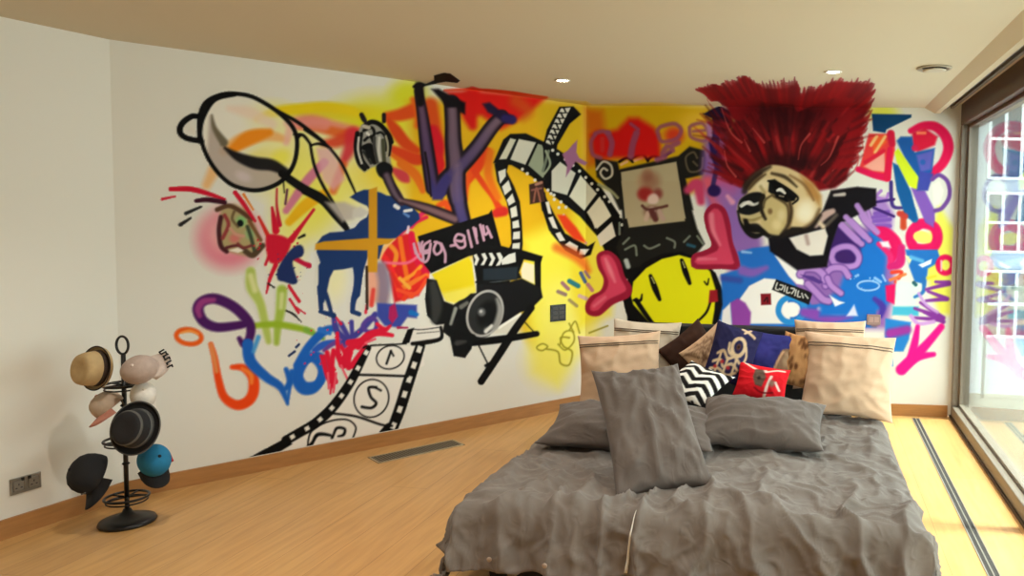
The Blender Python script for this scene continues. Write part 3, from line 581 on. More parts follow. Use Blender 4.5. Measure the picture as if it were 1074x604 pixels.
    pk('h 430,290 455,260 480,235 475,300 490,330 535,355 520,370 470,350 440,400 420,430 425,370 400,310', (150, 96, 130), soft=1.2)
    motif('square_tag', 'small dark square stencil on the yellow ground')
    pk('h 225,470 300,450 310,560 230,575', (58, 34, 26), soft=1); sk('h 250,560 265,490 285,560', 2, (150, 90, 70)); sk('h 240,500 290,490', 2, (130, 80, 70)); sk('h 262,470 290,460', 3, (170, 120, 100))
    motif('colour_dabs', 'small brushed dabs of grey, blue and mauve left of the boot')
    for s, w, c in [('J 85,355 110,365', 4, (150, 120, 110)), ('J 100,325 120,345', 4, (160, 110, 120)), ('J 125,318 155,335', 5, (40, 120, 130)), ('J 165,290 180,320', 4, (70, 90, 130)), ('J 180,285 195,305', 3, (150, 110, 130)), ('J 160,370 185,380', 4, (210, 170, 160)), ('J 125,385 150,405', 3.4, (160, 140, 90)), ('J 190,330 205,350', 4, (190, 120, 130))]: sk(s, w, c, soft=1)
    motif('olive_tag', 'thin olive green scribbled tag low on the wall')
    OL = (150, 140, 30)
    st(P('g 670,420 700,405 725,420 700,440 675,435'), 1.6, OL, closed=True, soft=.8); sk('I 480,490 520,500 530,540 560,545 570,500 540,480 530,450 560,450', 1.8, OL); sk('I 575,430 560,400', 1.6, OL); sk('J 90,545 105,500 135,495 140,530 110,560 85,540', 1.6, OL); sk('J 125,490 145,460 160,500', 1.6, OL); sk('J 195,500 260,475', 1.6, OL)
    # ---- smiley
    motif('smiley_face', 'bright yellow smiling face with a black outline')
    pk('J 325,380 330,310 390,250 450,222 520,215 590,240 640,290 668,360 665,450 640,480 330,480', BK, soft=1, smooth=False)
    pk('J 342,370 350,320 395,272 450,240 510,226 580,245 620,285 640,350 635,420 625,480 420,480 385,440 350,400', (222, 218, 14), soft=1)
    sk('J 322,385 335,430 360,470', [5, 6, 6], BK); sk('J 360,385 390,430 420,470', [5, 5, 4], BK); sk('J 352,385 375,385 380,365', [2.6, 3, 1.6], BK)
    sk('J 410,300 425,340 442,382', [4, 6.4, 4], BK); sk('J 520,245 533,285 548,325', [4, 6.2, 4], BK); sk('J 414,305 424,325', 1.2, (200, 200, 120), soft=.6); sk('J 523,250 531,270', 1.2, (200, 200, 120), soft=.6)
    sk('J 600,320 610,330 615,310', [1.6, 2, 1.4], BK); sk('J 620,395 605,430 570,465', [2.4, 2.6, 2.4], BK); pk('J 618,350 645,348 648,390 614,395', (150, 24, 34), soft=1)
    # ---- boots
    PE, PM, PL = (148, 24, 52), (206, 62, 92), (232, 130, 146)
    motif('pink_bent_letter', 'raspberry pink bent letter left of the smiling face')
    pk('J 222,225 260,210 300,240 320,300 345,340 335,375 280,400 230,440 190,435 180,405 200,370 235,350 245,310 225,270', PE, soft=1, smooth=True)
    pk('J 235,232 262,225 285,250 305,305 325,345 310,360 260,385 225,420 200,420 200,400 220,375 250,355 262,320 242,270', PM, soft=1.4, smooth=True)
    sk('J 252,240 268,280 285,320', [3, 5, 2], PL, soft=2.2, alpha=.8); sk('J 212,405 250,375', [3, 3], PL, soft=2, alpha=.6)
    motif('pink_corner_letter', 'raspberry pink bent letter right of the smiling face')
    RB = 'J 600,80 630,45 670,60 690,110 700,180 720,235 722,275 660,275 570,275 553,255 560,225 600,210 625,190 605,130'
    RB2 = 'J 612,90 635,62 658,75 672,120 685,185 700,240 700,258 640,258 575,258 570,240 620,222 650,200 625,140'
    def right_boot():
        pk(RB, PE, soft=1, smooth=True); pk(RB2, PM, soft=1.4, smooth=True)
        sk('J 625,85 630,140 655,190', [5, 5, 2], PL, soft=2.2, alpha=.8); sk('J 580,240 640,240', [4, 2], PL, soft=2, alpha=.6)
    right_boot(); boot_mid = cv.mid
    # ---- dark blue splat and purple haze behind
    motif('purple_haze', 'mauve and blue sprayed cloud beside the animal head')
    po(P('z 738,150 760,130 790,190 800,260 870,250 930,230 940,300 930,345 760,343 765,280 745,230 735,195'), (136, 92, 168), soft=6, alpha=.95)
    bl(755, 195, 26, 20, (206, 76, 120), .7); sk('z 742,190 752,215', 10, (214, 90, 110), soft=4); sk('b 610,500 660,470 680,560', [8, 12, 8], (196, 60, 100), soft=3); bl(758, 205, 16, 18, (150, 100, 170), .8)
    sk('b 720,150 745,250', [5, 8], (168, 120, 170), soft=2.4); sk('c 720,80 745,110', [4, 6], (220, 150, 180), soft=2)
    keep = cv.mid; cv.mid = boot_mid; right_boot(); cv.mid = keep
    motif('dark_blue_splat', 'dark blue splash at the top left of the red hair')
    sk('E 70,240 70,320 90,400', [7, 7, 7], (46, 28, 84), soft=1.4)
    sk('E 75,380 60,450', [5, 5], (60, 40, 96), soft=1.4)
    DB = (36, 20, 78)
    pk('E 25,200 60,180 85,170 120,190 130,240 100,265 70,250 55,215', (22, 16, 50), soft=1.3); sk('E 60,300 80,370 110,410', [9, 11, 6], DB, soft=1.6); sk('E 75,250 70,320', [6, 5], (60, 30, 90), soft=1.6); bl(749, 200, 9, 8, DB, 1, 0, .55); sk('E 90,400 125,440', [6, 4], (80, 20, 60), soft=2)
    # ---- blue shape and rings right of the smiley
    motif('blue_wave', 'blue, white and violet sprayed shape under the animal head')
    pk('o 80,140 190,110 170,20 250,0 340,-10 480,200 560,300 805,280 900,300 900,420 60,420 90,300', (32, 104, 190), soft=1.6)
    pk('o 365,40 430,50 480,95 500,150 540,200 480,190 440,150', (238, 234, 230), soft=1.2)
    sk('o 195,120 250,130 320,105', [10, 9, 5], (128, 90, 176), soft=3); sk('o 90,160 180,170', [6, 6], (60, 60, 140), soft=3, alpha=.7)
    pk('o 180,270 230,200 310,160 370,165 430,250 450,400 200,400', (238, 234, 228), soft=1.2); pk('o 130,290 170,265 210,290 240,340 235,420 140,420', (142, 66, 160), soft=1.6); pk('o 90,330 130,290 140,420 80,420', (230, 226, 224), soft=1.4)
    st(P('o 450,260 510,290 520,340 480,385 420,385 385,340 400,285'), 6, (40, 136, 206), closed=True, soft=1); po(cv.oval(740 + 455 / 5.031, 260 + 325 / 5.031, 9, 8), (240, 238, 234), soft=1)
    sk('o 195,20 240,25', [3, 2], (150, 190, 230), soft=1.4)
    sk('o 520,340 640,360 760,350', [9, 14, 9], (130, 70, 170), soft=3); sk('o 600,320 700,340 790,320', [4, 5, 4], (206, 170, 210), soft=2)
    motif('red_square_stencil', 'small dark red square stencil'); pk('o 290,242 345,240 347,300 292,302', (126, 20, 30), soft=.7); sk('o 310,280 325,262 328,285', 1.6, (40, 10, 14))
    motif('black_name_tag', 'tilted black tag with small white scribbled letters'); pk('o 372,165 565,235 545,300 350,220', (20, 18, 20), soft=.8)
    for s in ['o 378,185 370,215 385,222', 'o 395,195 410,200 400,220 390,215', 'o 420,200 415,228', 'o 432,208 428,235 445,235', 'o 452,212 470,218 455,240', 'o 478,222 472,250', 'o 490,228 486,255 500,258', 'o 508,240 515,262', 'o 525,245 540,265']: sk(s, 1.5, (214, 210, 200), soft=.6)
    # ---- purple scroll letters
    motif('purple_lettering', 'violet looping letters over a blue cloud')
    po(P('d 280,-60 340,-70 390,20 380,110 300,110 270,20'), (150, 100, 190), soft=4, alpha=.8)
    pk('d 200,150 300,100 350,250 340,360 400,440 340,520 200,560 0,560 0,500 100,420', (24, 108, 196), soft=4)
    pk('d 100,40 220,150 200,300 60,300 40,200', (56, 28, 96), soft=4)
    VL, VD = (176, 130, 200), (70, 36, 120)
    for s, w in [('d 130,30 200,100 260,160', 6), ('d 110,80 170,140 220,180', 6), ('d 60,250 75,215 120,195 170,200 205,245 190,290 130,300 80,285 60,250', 6), ('d 30,400 25,350 60,310 120,310 150,350', 6.4), ('o 500,140 520,110 580,110 620,140 630,170', 7), ('o 540,190 580,230 620,270 650,280', 7), ('d 40,360 60,400 110,440', 6), ('d 210,0 240,60 300,110', 6), ('d 250,0 270,60', 4)]:
        sk(s, w * 1.3, VD, soft=1.4, alpha=.8); sk(s, w, VL, soft=1.6)
    pk('o 500,140 570,150 620,180 600,190 530,160', (80, 50, 130), soft=1); pk('d 50,450 100,480 130,490 80,510', (236, 236, 240), soft=1.2); pk('d 140,560 180,500 200,560', (210, 214, 236), soft=1.5)
    st(cv.oval(860 + 255 / 5.031, 220 + 400 / 5.031, 11.5, 5), 1.9, (150, 190, 230), closed=True, soft=.8); sk('d 190,350 200,345', 3, (130, 180, 230)); sk('d 290,360 320,380', 3, (130, 180, 230)); sk('d 330,345 345,375', 2, (150, 190, 230)); cv.spatter(903, 296, 8, 16, 1.2, (130, 180, 230))
    for s in ['d 290,20 360,10', 'd 285,60 370,50', 'd 300,85 370,85', 'd 280,40 350,30']: sk(s, 4, (126, 84, 180), soft=1)
    sk('d 290,470 330,510 320,560', [5, 7, 5], (70, 50, 150), soft=2); sk('F 215,470 200,490 230,500 240,480', 3.4, (170, 120, 200), soft=1); sk('F 250,440 255,520 290,530', [4, 4, 3], (60, 40, 120), soft=1.2); sk('F 195,510 260,500', 3, (60, 30, 110), soft=1); sk('F 190,530 260,560', 3, (60, 30, 110), soft=1)
    # ---- magenta letters
    motif('magenta_lettering', 'magenta and blue sprayed letters near the window')
    MG = (222, 16, 92)
    po(P('z 965,270 985,215 1000,240 998,330 985,330'), (236, 232, 60), soft=5, alpha=.8)
    sk('d 300,110 350,130 400,190 380,260', [9, 14, 14, 8], MG, soft=1.6); st(P('d 480,130 530,75 600,90 620,150 590,200 500,200'), 11, MG, closed=True, soft=1.4); po(cv.oval(967, 248.5, 9.4, 6.4, 10), (246, 230, 110), soft=1.2)
    sk('d 440,20 440,90', [6, 7], (200, 70, 40), soft=1.6); sk('d 490,0 500,50', [6, 7], (20, 110, 160), soft=1.6); sk('d 560,0 580,50', [9, 10], (130, 76, 170), soft=1.6)
    sk('d 310,180 370,240 370,300', [5, 6, 6], (224, 40, 110), soft=1.4); pk('d 315,170 360,165 375,200 330,195', (240, 220, 226), soft=1.6); sk('d 430,200 420,280 370,300', [8, 10, 6], (206, 30, 110), soft=1.6)
    pk('d 450,210 620,210 640,270 570,310 560,400 500,380 470,300', (34, 110, 190), soft=1.4); pk('d 450,240 490,250 470,290', (236, 236, 170), soft=1.2); pk('d 520,290 590,260 585,285 540,305', (236, 242, 250), soft=1.2); sk('d 480,250 540,270', 4, (90, 170, 220), soft=1.4)
    st(cv.oval(991.5, 278, 7.6, 8.4), 5.6, (222, 14, 84), closed=True, soft=1.2); sk('d 640,270 640,320', [2, 2], (246, 170, 190))
    sk('d 380,330 430,330 400,380', 4, (222, 60, 40), soft=1.3); sk('d 370,370 450,340', 3, (236, 120, 60), soft=1.3)
    pk('d 345,400 400,390 395,500 350,480', MG, soft=1.5); pk('d 405,370 540,390 500,510 395,510', (216, 236, 222), soft=2); pk('d 385,510 520,510 520,560 380,555', (70, 176, 206), soft=1.6); sk('d 545,360 545,430 500,460', [4, 4, 3], (40, 110, 180), soft=1.3); sk('d 495,385 505,395', 4, (40, 90, 100)); sk('d 570,360 610,350', [4, 3], (226, 210, 60), soft=1.6)
    VS = (130, 52, 150)
    for s in ['d 610,380 680,385', 'd 560,420 680,390', 'd 570,430 670,470', 'd 560,480 660,470', 'd 530,490 650,570', 'd 500,520 620,560', 'd 500,570 640,580', 'd 550,540 650,590']: sk(s, [3, 5], VS, soft=1.2)
    sk('d 520,440 560,500 620,540', 3, (196, 150, 214), soft=1.4); sk('d 480,560 520,600 600,590', 4, (200, 150, 214), soft=1.4)
    # ---- arrow
    motif('magenta_arrow', 'hot pink sprayed arrow pointing down')
    HP = (236, 18, 136)
    for s, w in [('p 640,215 560,310 490,380 430,440', [7, 9, 11, 12]), ('p 515,215 500,300 480,370', [5, 8, 8]), ('p 600,360 520,375 450,420', [5, 8, 9])]: sk(s, w, HP, soft=1.5)
    motif('blue_drip', 'blue drip shape under the letters')
    pk('p 345,170 480,190 470,280 440,345 380,345 385,420 350,440 318,425 320,395 345,370 340,300', (36, 124, 200), soft=1.5); sk('p 370,250 460,230', [10, 9], (150, 50, 150), soft=3); pk('p 320,370 340,360 350,385 325,395', (220, 236, 240), soft=1.2); bl(917, 337, 8, 8, (150, 110, 110), 1, 0, .5)
    # ---- upper right
    motif('red_angle_letters', 'red and teal block letters with a yellow bar near the ceiling')
    bl(925, 118, 26, 14, (216, 220, 30), .7)
    pk('e 95,130 375,135 375,155 200,240 190,265 105,250', (8, 62, 108), soft=1)
    pk('e 75,270 250,270 260,390 210,590 0,530 20,470', (232, 60, 60), soft=1.4); pk('e 95,300 180,280 200,330 110,410', (240, 96, 40), soft=2); pk('e 40,500 185,400 190,540 100,530', (246, 170, 150), soft=1.6); sk('e 130,290 90,350', 3.4, (246, 190, 120), soft=1.2); sk('e 190,290 120,400', 3, (246, 190, 120), soft=1.2)
    sk('e 0,520 110,560 200,580', [6, 7, 8], (224, 18, 80), soft=1.2); sk('e 225,380 215,480 205,580', [6, 7, 8], (224, 20, 70), soft=1.2); sk('e 50,470 180,390', 4, (222, 30, 60), soft=1.2); sk('e 230,270 240,340', [8, 7], (206, 20, 60), soft=1.4)
    sk('e 370,250 450,215 540,220 610,280 635,370 600,470 530,540 480,570', [6, 8, 10, 11, 11, 10, 9, 6], (224, 16, 78), soft=1.5)
    pk('e 380,260 470,230 560,290 540,350 420,400 380,370', (216, 24, 60), soft=2); sk('e 420,265 470,265', [3, 3], (246, 130, 90), soft=1.4)
    pk('e 270,320 300,290 380,290 400,400 540,370 520,540 440,600 400,600 330,450', (26, 86, 160), soft=1.6); pk('e 410,420 530,385 510,520 440,540', (92, 92, 180), soft=2); bl(900 + 400 / 6.708, 100 + 370 / 6.708, 5, 5, (206, 30, 80), 1, 0, .4); bl(900 + 455 / 6.708, 100 + 470 / 6.708, 4, 4, (40, 90, 170), 1, 0, .4)
    pk('F 262,335 275,320 320,385 360,440 340,470 310,450 270,370', (214, 232, 40), soft=1)
    pk('F 255,370 275,380 320,470 345,570 330,580 300,560 270,470', (16, 88, 150), soft=1.2); pk('F 320,460 370,470 405,540 400,600 370,580', (126, 84, 176), soft=1.4); pk('F 350,400 400,410 380,470 340,470', (60, 70, 160), soft=1.4)
    st(P('F 395,430 420,415 450,440 455,490 430,530 405,540 '), 4.4, (112, 70, 150), soft=1.2); pk('F 395,450 420,435 435,470 420,520 400,520', (236, 232, 220), soft=1.4)
    sk('F 280,550 300,560', [6, 6], (196, 60, 50), soft=1.4)
    # ---- animal head
    motif('black_collar', 'black shoulders and white collar under the animal head')
    pk('a 230,450 340,400 450,390 520,300 560,200 700,180 800,190 800,280 700,330 600,380 560,500 540,604 380,620 240,520', (14, 10, 16), soft=1.6)
    pk('a 340,450 450,420 530,400 545,440 520,540 450,545 380,510', (226, 216, 204), soft=1.4); sk('a 430,440 440,480', 4, (176, 150, 140), soft=2)
    sk('a 480,380 530,330 570,310', [7, 8, 6], (190, 160, 150), soft=2); sk('a 540,380 590,330', [4, 4], (90, 80, 70), soft=2); sk('a 520,390 490,360', [5, 4], (214, 190, 160), soft=2)
    sk('a 700,280 760,370 805,420', 6, VL, soft=1.6); sk('a 620,380 700,460', 6, VL, soft=1.6); sk('a 640,340 740,440', 6, VL, soft=1.6); sk('a 580,225 630,220', [3, 4], (200, 190, 180), soft=1.4)
    motif('red_hair', 'wild dark red hair of the animal head')
    HR = (122, 8, 15)
    po(P('E 0,115 60,100 110,110 150,85 175,78 205,95 230,110 290,110 355,110 360,140 430,115 490,95 560,95 600,100 618,125 600,160 590,230 560,330 530,430 490,460 430,470 330,440 200,440 150,450 100,330 140,220 100,160 50,130'), HR, soft=2.4)
    rng = cv.rng
    for i in range(330):
        t = rng.uniform(0, 1); x0 = 150 + 330 * t; y0 = 440 - 60 * math.sin(math.pi * t) + rng.uniform(-40, 20)
        ang = math.radians(200 + 130 * t + rng.uniform(-12, 12)); L = rng.uniform(90, 330) * (1 if .15 < t < .85 else .55)
        x1 = x0 + L * math.cos(ang) * .8; y1 = max(y0 + L * math.sin(ang), 95 + rng.uniform(0, 25)); k = rng.uniform(0, 1)
        c = (96 + 70 * k, 4 + 14 * k, 10 + 12 * k) if rng.uniform() < .6 else (40 + 40 * k, 4, 8)
        if rng.uniform() < .07: c = (180, 54, 52)
        st([(730 + x0 / 3.3556, 60 + y0 / 3.3556), (730 + (x0 + x1) / 6.711 + rng.uniform(-3, 3), 60 + (y0 + y1) / 6.711), (730 + x1 / 3.3556, 60 + y1 / 3.3556)], [4, 4, 1.2], c, soft=1.8, alpha=.6)
    for i in range(120):
        x0 = rng.uniform(90, 560); y0 = rng.uniform(150, 300); a_ = math.radians(200 + 140 * (x0 - 90) / 470 + rng.uniform(-14, 14)); L = rng.uniform(40, 110); k = rng.uniform(0, 1)
        c = (150 * k + 40, 6 + 22 * k, 12 + 20 * k)
        st([(730 + x0 / 3.3556, 60 + y0 / 3.3556), (730 + (x0 + L * math.cos(a_)) / 3.3556, 60 + max(y0 + L * math.sin(a_), 96) / 3.3556)], [3.4, 1], c, soft=1.6, alpha=.55)
    for s, w in [('E 150,200 100,150 0,112', [14, 8, 1.5]), ('E 180,180 130,125 60,98', [12, 7, 1.5]), ('E 210,160 170,85', [10, 11]), ('E 260,150 215,105', [10, 6]), ('E 320,160 360,112', [12, 5]), ('E 300,150 340,108', [10, 5]), ('E 420,170 480,110 600,98', [16, 13, 3]), ('E 470,200 540,140 610,125', [16, 12, 2]), ('E 500,250 560,190 610,165', [14, 9, 2]), ('E 520,330 570,270 604,230', [10, 6, 1])]: sk(s, w, (132, 14, 20), soft=1.8)
    bl(730 + 330 / 3.3556, 60 + 200 / 3.3556, 66, 30, (52, 3, 8), .75); bl(730 + 330 / 3.3556, 60 + 370 / 3.3556, 48, 14, (36, 2, 6), .8)
    for s in ['E 140,420 110,380 100,330', 'E 160,300 120,260 90,180', 'E 400,270 370,310 360,360', 'E 500,280 470,350 440,380', 'E 550,260 520,350 480,400', 'E 240,300 200,250', 'E 560,300 570,370 540,420', 'E 580,260 590,330', 'E 190,330 170,290']: sk(s, [2.4, 1.6, .8], (206, 84, 76), soft=.9, alpha=.7)
    for i in range(90):                             # ragged tufts round the outline
        t = i / 89; e = P('E 20,118 80,104 130,102 175,80 225,110 300,108 352,108 362,138 430,114 500,95 590,100 612,130 600,180 580,250 560,320 530,400')
        q = e[min(14, int(t * 15))]; q2 = e[min(15, int(t * 15) + 1)]; f_ = t * 15 - int(t * 15); x0 = q[0] + (q2[0] - q[0]) * f_; y0 = q[1] + (q2[1] - q[1]) * f_
        dx, dy = x0 - 832, y0 - 175; d_ = math.hypot(dx, dy); L = rng.uniform(4, 11) if t > .1 else 4
        st([(x0 - dx / d_ * 14, y0 - dy / d_ * 14), (x0 + dx / d_ * L * .4, y0 + dy / d_ * L * .4 + rng.uniform(-2, 2)), (x0 + dx / d_ * L, y0 + dy / d_ * L + rng.uniform(-3, 3))], [5, 3, .8], (rng.uniform(95, 150), 12, 18), soft=1.3, alpha=.85)
    motif('animal_head', 'black and cream bulldog-like animal head')
    CR = (214, 190, 140)
    pk('a 110,170 150,120 230,70 300,70 380,100 450,150 500,210 515,290 480,350 420,400 340,410 290,440 200,430 140,440 90,380 65,310 80,250 120,210', CR, soft=1.6, smooth=True)
    pk('a 400,120 470,160 510,230 500,280 440,220', (176, 124, 62), soft=4, alpha=.9); bl(760 + 430 / 5.031, 160 + 300 / 5.031, 15, 16, (240, 228, 196), .9); bl(760 + 200 / 5.031, 160 + 170 / 5.031, 12, 9, (232, 220, 180), .8, -30)
    pk('a 235,145 265,140 330,185 380,230 370,255 310,265 270,240 230,205', (12, 12, 12), soft=1.2); sk('a 280,205 310,215', [3, 3.4], (214, 210, 200), soft=1); sk('a 250,110 320,130 380,180', [3, 4, 2], (70, 56, 36), soft=1.6); sk('a 115,180 150,140 190,110', [6, 5, 3], (60, 50, 34), soft=2.4)
    pk('a 70,300 80,250 130,215 190,210 220,240 200,300 130,330 80,320', (16, 16, 16), soft=1.4, smooth=True); sk('a 85,280 110,265 150,275 180,265', [3, 3.4, 3, 2.4], (206, 200, 190), soft=1)
    pk('a 200,270 240,220 310,250 340,310 320,400 280,440 210,420 190,340', (198, 176, 120), soft=2, smooth=True); sk('a 205,290 215,250 250,225', [2, 2.4, 2], (90, 74, 46), soft=1.4); sk('a 260,230 330,280 340,360', [3, 3, 4], (84, 66, 40), soft=1.6); bl(760 + 240 / 5.031, 160 + 310 / 5.031, 4, 5, (110, 84, 50), .9); bl(760 + 275 / 5.031, 160 + 380 / 5.031, 8, 9, (226, 206, 150), .8)
    sk('a 70,310 85,370 120,420 160,440 200,430', [2.4, 3, 5, 6, 3], (20, 18, 16), soft=1.2); sk('a 100,350 150,350 200,330', [4, 6, 4], (150, 130, 80), soft=2); sk('a 120,390 170,390 200,420', [5, 6, 4], (30, 24, 20), soft=1.6); sk('a 210,430 290,445 340,410 420,405', [3, 4, 6, 4], (24, 18, 14), soft=1.8)
    sk('a 345,270 350,330 335,390', [4, 4, 5], (150, 120, 76), soft=2.4); sk('a 500,300 470,360 420,400', [3, 4, 4], (120, 92, 60), soft=2.4); sk('a 190,180 210,210', [3, 3], (170, 150, 100), soft=2)
    sk('a 105,205 125,160 175,110 240,75', [6, 8, 7, 3], (40, 28, 20), soft=2.4, alpha=.85); sk('a 130,190 165,150 215,115', [3, 4, 2], (90, 70, 44), soft=1.6)
    sk('a 345,120 420,170 470,250', [2, 3, 2], (120, 84, 46), soft=1.8, alpha=.8); sk('a 230,150 300,170 385,235 360,270', [2, 2.4, 2.4, 2], BK, soft=1); pk('a 240,150 300,170 375,235 330,262 270,236', BK, soft=1.2)
    sk('a 278,200 296,196 318,214', [2.4, 4, 2.4], (226, 222, 210), soft=.8); sk('a 290,228 310,232', [1.6, 1.6], (150, 140, 120), soft=.8)
    sk('a 205,225 190,260 196,310 215,350', [3, 4, 4, 3], (34, 26, 18), soft=1.6); sk('a 340,250 352,310 335,380 300,430', [2.6, 3.4, 3.4, 3], (44, 32, 20), soft=2, alpha=.85)
    sk('a 110,360 130,400 190,410 230,440', [5, 7, 6, 4], (14, 10, 8), soft=1.6); sk('a 96,335 140,342 186,330', [2.6, 3, 2.4], (196, 180, 130), soft=1.2); sk('a 300,440 380,415 450,400 505,330', [3, 5, 5, 3], (28, 20, 14), soft=2.2)
    sk('a 90,285 125,262 150,272', [2, 3.4, 2], (230, 226, 216), soft=.8); bl(760 + 300 / 5.031, 160 + 330 / 5.031, 7, 10, (222, 206, 156), .7); bl(760 + 420 / 5.031, 160 + 330 / 5.031, 13, 12, (242, 232, 204), .8)
    return cv
# ------------------------------------------------------------------ room shell
RH = 2.5
PK = Vector((-3.199, 4.231, 0)); PB = Vector((-1.0, 6.496, 0)); PE = Vector((1.993, 6.309, 0))
LD = Vector((-3.369 + 3.199, 3.701 - 4.231, 0)).normalized(); FRONT = -1.2
PL = PK + LD * ((FRONT - PK.y) / LD.y); PR = WE + WD * ((FRONT - WE.y) / WD.y)
def struct(name, bm, m, parent=None, smooth=False):
    o = obj(name, bm, m, parent, smooth)
    if not parent: o['kind'] = 'structure'
    return o
def wall(name, a, b, m=M_WALL, th=.12, z0=0.0, z1=RH):
    d = (b - a).normalized(); n = Vector((-d.y, d.x, 0))          # outward on the left of a -> b
    bm = bmesh.new(); prism(bm, [(a.x, a.y), (b.x, b.y), (b + n * th).xy[:], (a + n * th).xy[:]], z0, z1); return struct(name, bm, m)
wall('wall_left', PL, PK); wall('wall_diagonal', PK, PB); wall('wall_back', PB, PE + Vector((.16, -.01, 0)), z1=2.6)
wall('wall_front', PR + Vector((.3, 0, 0)), PL); wall('wall_right_unseen', WE + WD * WIN_LEN, PR, z1=2.53)  # unseen right wall, added where the window is shortened to dim the left wall
outline = [p.xy[:] for p in (PL - Vector((.1, .1, 0)), PK + Vector((-.1, .1, 0)), PB + Vector((0, .1, 0)), PE + Vector((.2, .1, 0)), PR + Vector((.12, -.1, 0)))]
bm = bmesh.new(); prism(bm, outline, -.1, 0); struct('floor', bm, M_FLOOR)
# ceiling stops short of the window: a chamfered pelmet and a slot for the curtain track follow
cA = WE - WN * .29 + WD * -.02; cB = WE - WN * .29 + WD * 8
cl = [p.xy[:] for p in (PL - Vector((.1, .1, 0)), PK + Vector((-.1, .1, 0)), PB + Vector((0, .1, 0)))] + [cA.xy[:], cB.xy[:]]
bm = bmesh.new(); prism(bm, cl, RH, RH + .12); struct('ceiling', bm, M_CEIL)
bm = bmesh.new()
def strip(bm, prof, d0, d1):
    a = [bm.verts.new(along(d0, o, z)) for o, z in prof]; b = [bm.verts.new(along(d1, o, z)) for o, z in prof]; n = len(prof)
    bm.faces.new(a); bm.faces.new(b[::-1])
    for i in range(n): bm.faces.new((a[i], b[i], b[(i + 1) % n], a[(i + 1) % n]))
strip(bm, [(-.29, 2.5), (-.205, 2.455), (-.165, 2.455), (-.165, 2.53), (.16, 2.53), (.16, 2.62), (-.29, 2.62)], -.16, 7.5)
struct('trim_1', bm, M_CEIL)
ct = empty('curtain_track', along(3.5, -.1, 2.5), label='grey twin-rail curtain track in the ceiling slot above the sliding window', cat='curtain track')
for off in (-.125, -.075):
    bm = bmesh.new(); wbox(bm, .02, 7.2, off - .012, off + .012, 2.492, 2.53); o = obj('rail', bm, mat('track_grey', (120, 112, 98), .45, .3), ct)
    o.matrix_parent_inverse = Matrix.Translation(-ct.location)
def baseboard(name, a, b, h=.095, th=.016):
    d = (b - a).normalized(); n = Vector((d.y, -d.x, 0)); bm = bmesh.new()
    prism(bm, [(a.x, a.y), (b.x, b.y), (b + n * th).xy[:], (a + n * th).xy[:]], 0.0, h); struct(name, bm, M_BASE)
baseboard('baseboard_left', PL, PK + LD * -.004); baseboard('baseboard_diagonal', PK, PB); baseboard('baseboard_back', PB, PE + Vector((-.0, 0, 0)))

# ------------------------------------------------------------------ sliding window
w = empty('window_1', WE + WD * 3, kind='structure'); winv = Matrix.Translation(-w.location)
def wpart(name, bm, m, **k):
    o = obj(name, bm, m, w, **k); o.matrix_parent_inverse = winv; return o
bm = bmesh.new(); wbox(bm, 0, WIN_LEN, .0, .13, .012, .10, .006); wbox(bm, 0, WIN_LEN, .05, .13, .10, .125, .004); wpart('bottom_rail', bm, M_FRAME)
bm = bmesh.new(); wbox(bm, 0, WIN_LEN, -.012, .0, 0.0, .02); wpart('threshold_strip', bm, mat('dark_brown_strip', (52, 38, 24), .6))  # thin dark brown strip along the foot of the window
bm = bmesh.new(); wbox(bm, 0, WIN_LEN, .0, .13, 2.36, 2.53, .006); wbox(bm, 0, WIN_LEN, .05, .13, 2.335, 2.36, .004); wpart('top_rail', bm, mat('shaded_top_rail', (92, 70, 52), .5))  # frame taupe darkened to brown: shade on the rail put into the colour
for d in (0.0, 2.3, WIN_LEN - .085):
    bm = bmesh.new(); wbox(bm, d, d + .055, .0, .13, .1, 2.36, .005); wbox(bm, d + .055, d + .085, .05, .11, .1, 2.36, .004); wpart('jamb' if d == 0 else 'mullion', bm, M_FRAME)
for d0, d1 in ((.08, 2.31), (2.38, WIN_LEN - .08)):
    for o_ in (.066, .088): bm = bmesh.new(); wbox(bm, d0, d1, o_, o_ + .005, .12, 2.34); wpart('glass_pane', bm, M_GLASS)
# ------------------------------------------------------------------ the mural: paint on the diagonal wall, the back wall and the edge of the ceiling
def homography(src, dst):
    A = []
    for (x, y), (u, v) in zip(src, dst):
        A.append([x, y, 1, 0, 0, 0, -u * x, -u * y, -u]); A.append([0, 0, 0, x, y, 1, -v * x, -v * y, -v])
    return np.linalg.svd(np.array(A, float))[2][-1].reshape(3, 3)
def surfaces():
    """each painted surface: its grid of points in the room and where those fall on the sketch"""
    step = .0062; out = []
    for a, b, corners in ((PK, PB, [(129.02, 523.03), (613.02, 425.01), (615.09, 110.4), (114.5, 41.41)]),
                          (PB, PE, [(613.02, 425.01), (992.95, 436.99), (1004.37, 113.26), (615.09, 110.4)])):
        L = (b - a).length; d = (b - a).normalized(); n = Vector((d.y, -d.x, 0))
        H = homography([(0, 0), (L, 0), (L, RH), (0, RH)], corners)
        U, V = np.meshgrid(np.arange(0, L + step, step).clip(0, L - .0005), np.arange(.1, RH + step, step).clip(0, RH - .0005))
        p = np.stack([a.x + d.x * U + n.x * .0015, a.y + d.y * U + n.y * .0015, V], -1); out.append((U, V, H, p, 0))
    H = homography([(-3.5, 6.6), (2.2, 6.6), (2.2, 4.6), (-3.5, 4.6)], [(303.39, 107.19), (1018.63, 118.64), (1140.86, 71.91), (110.95, 55.43)])
    U, V = np.meshgrid(np.arange(-2.2, 1.75, step), np.arange(5.0, 6.5, step)); p = np.stack([U, V, np.full_like(U, RH - .0015)], -1); out.append((U, V, H, p, 1))
    return out
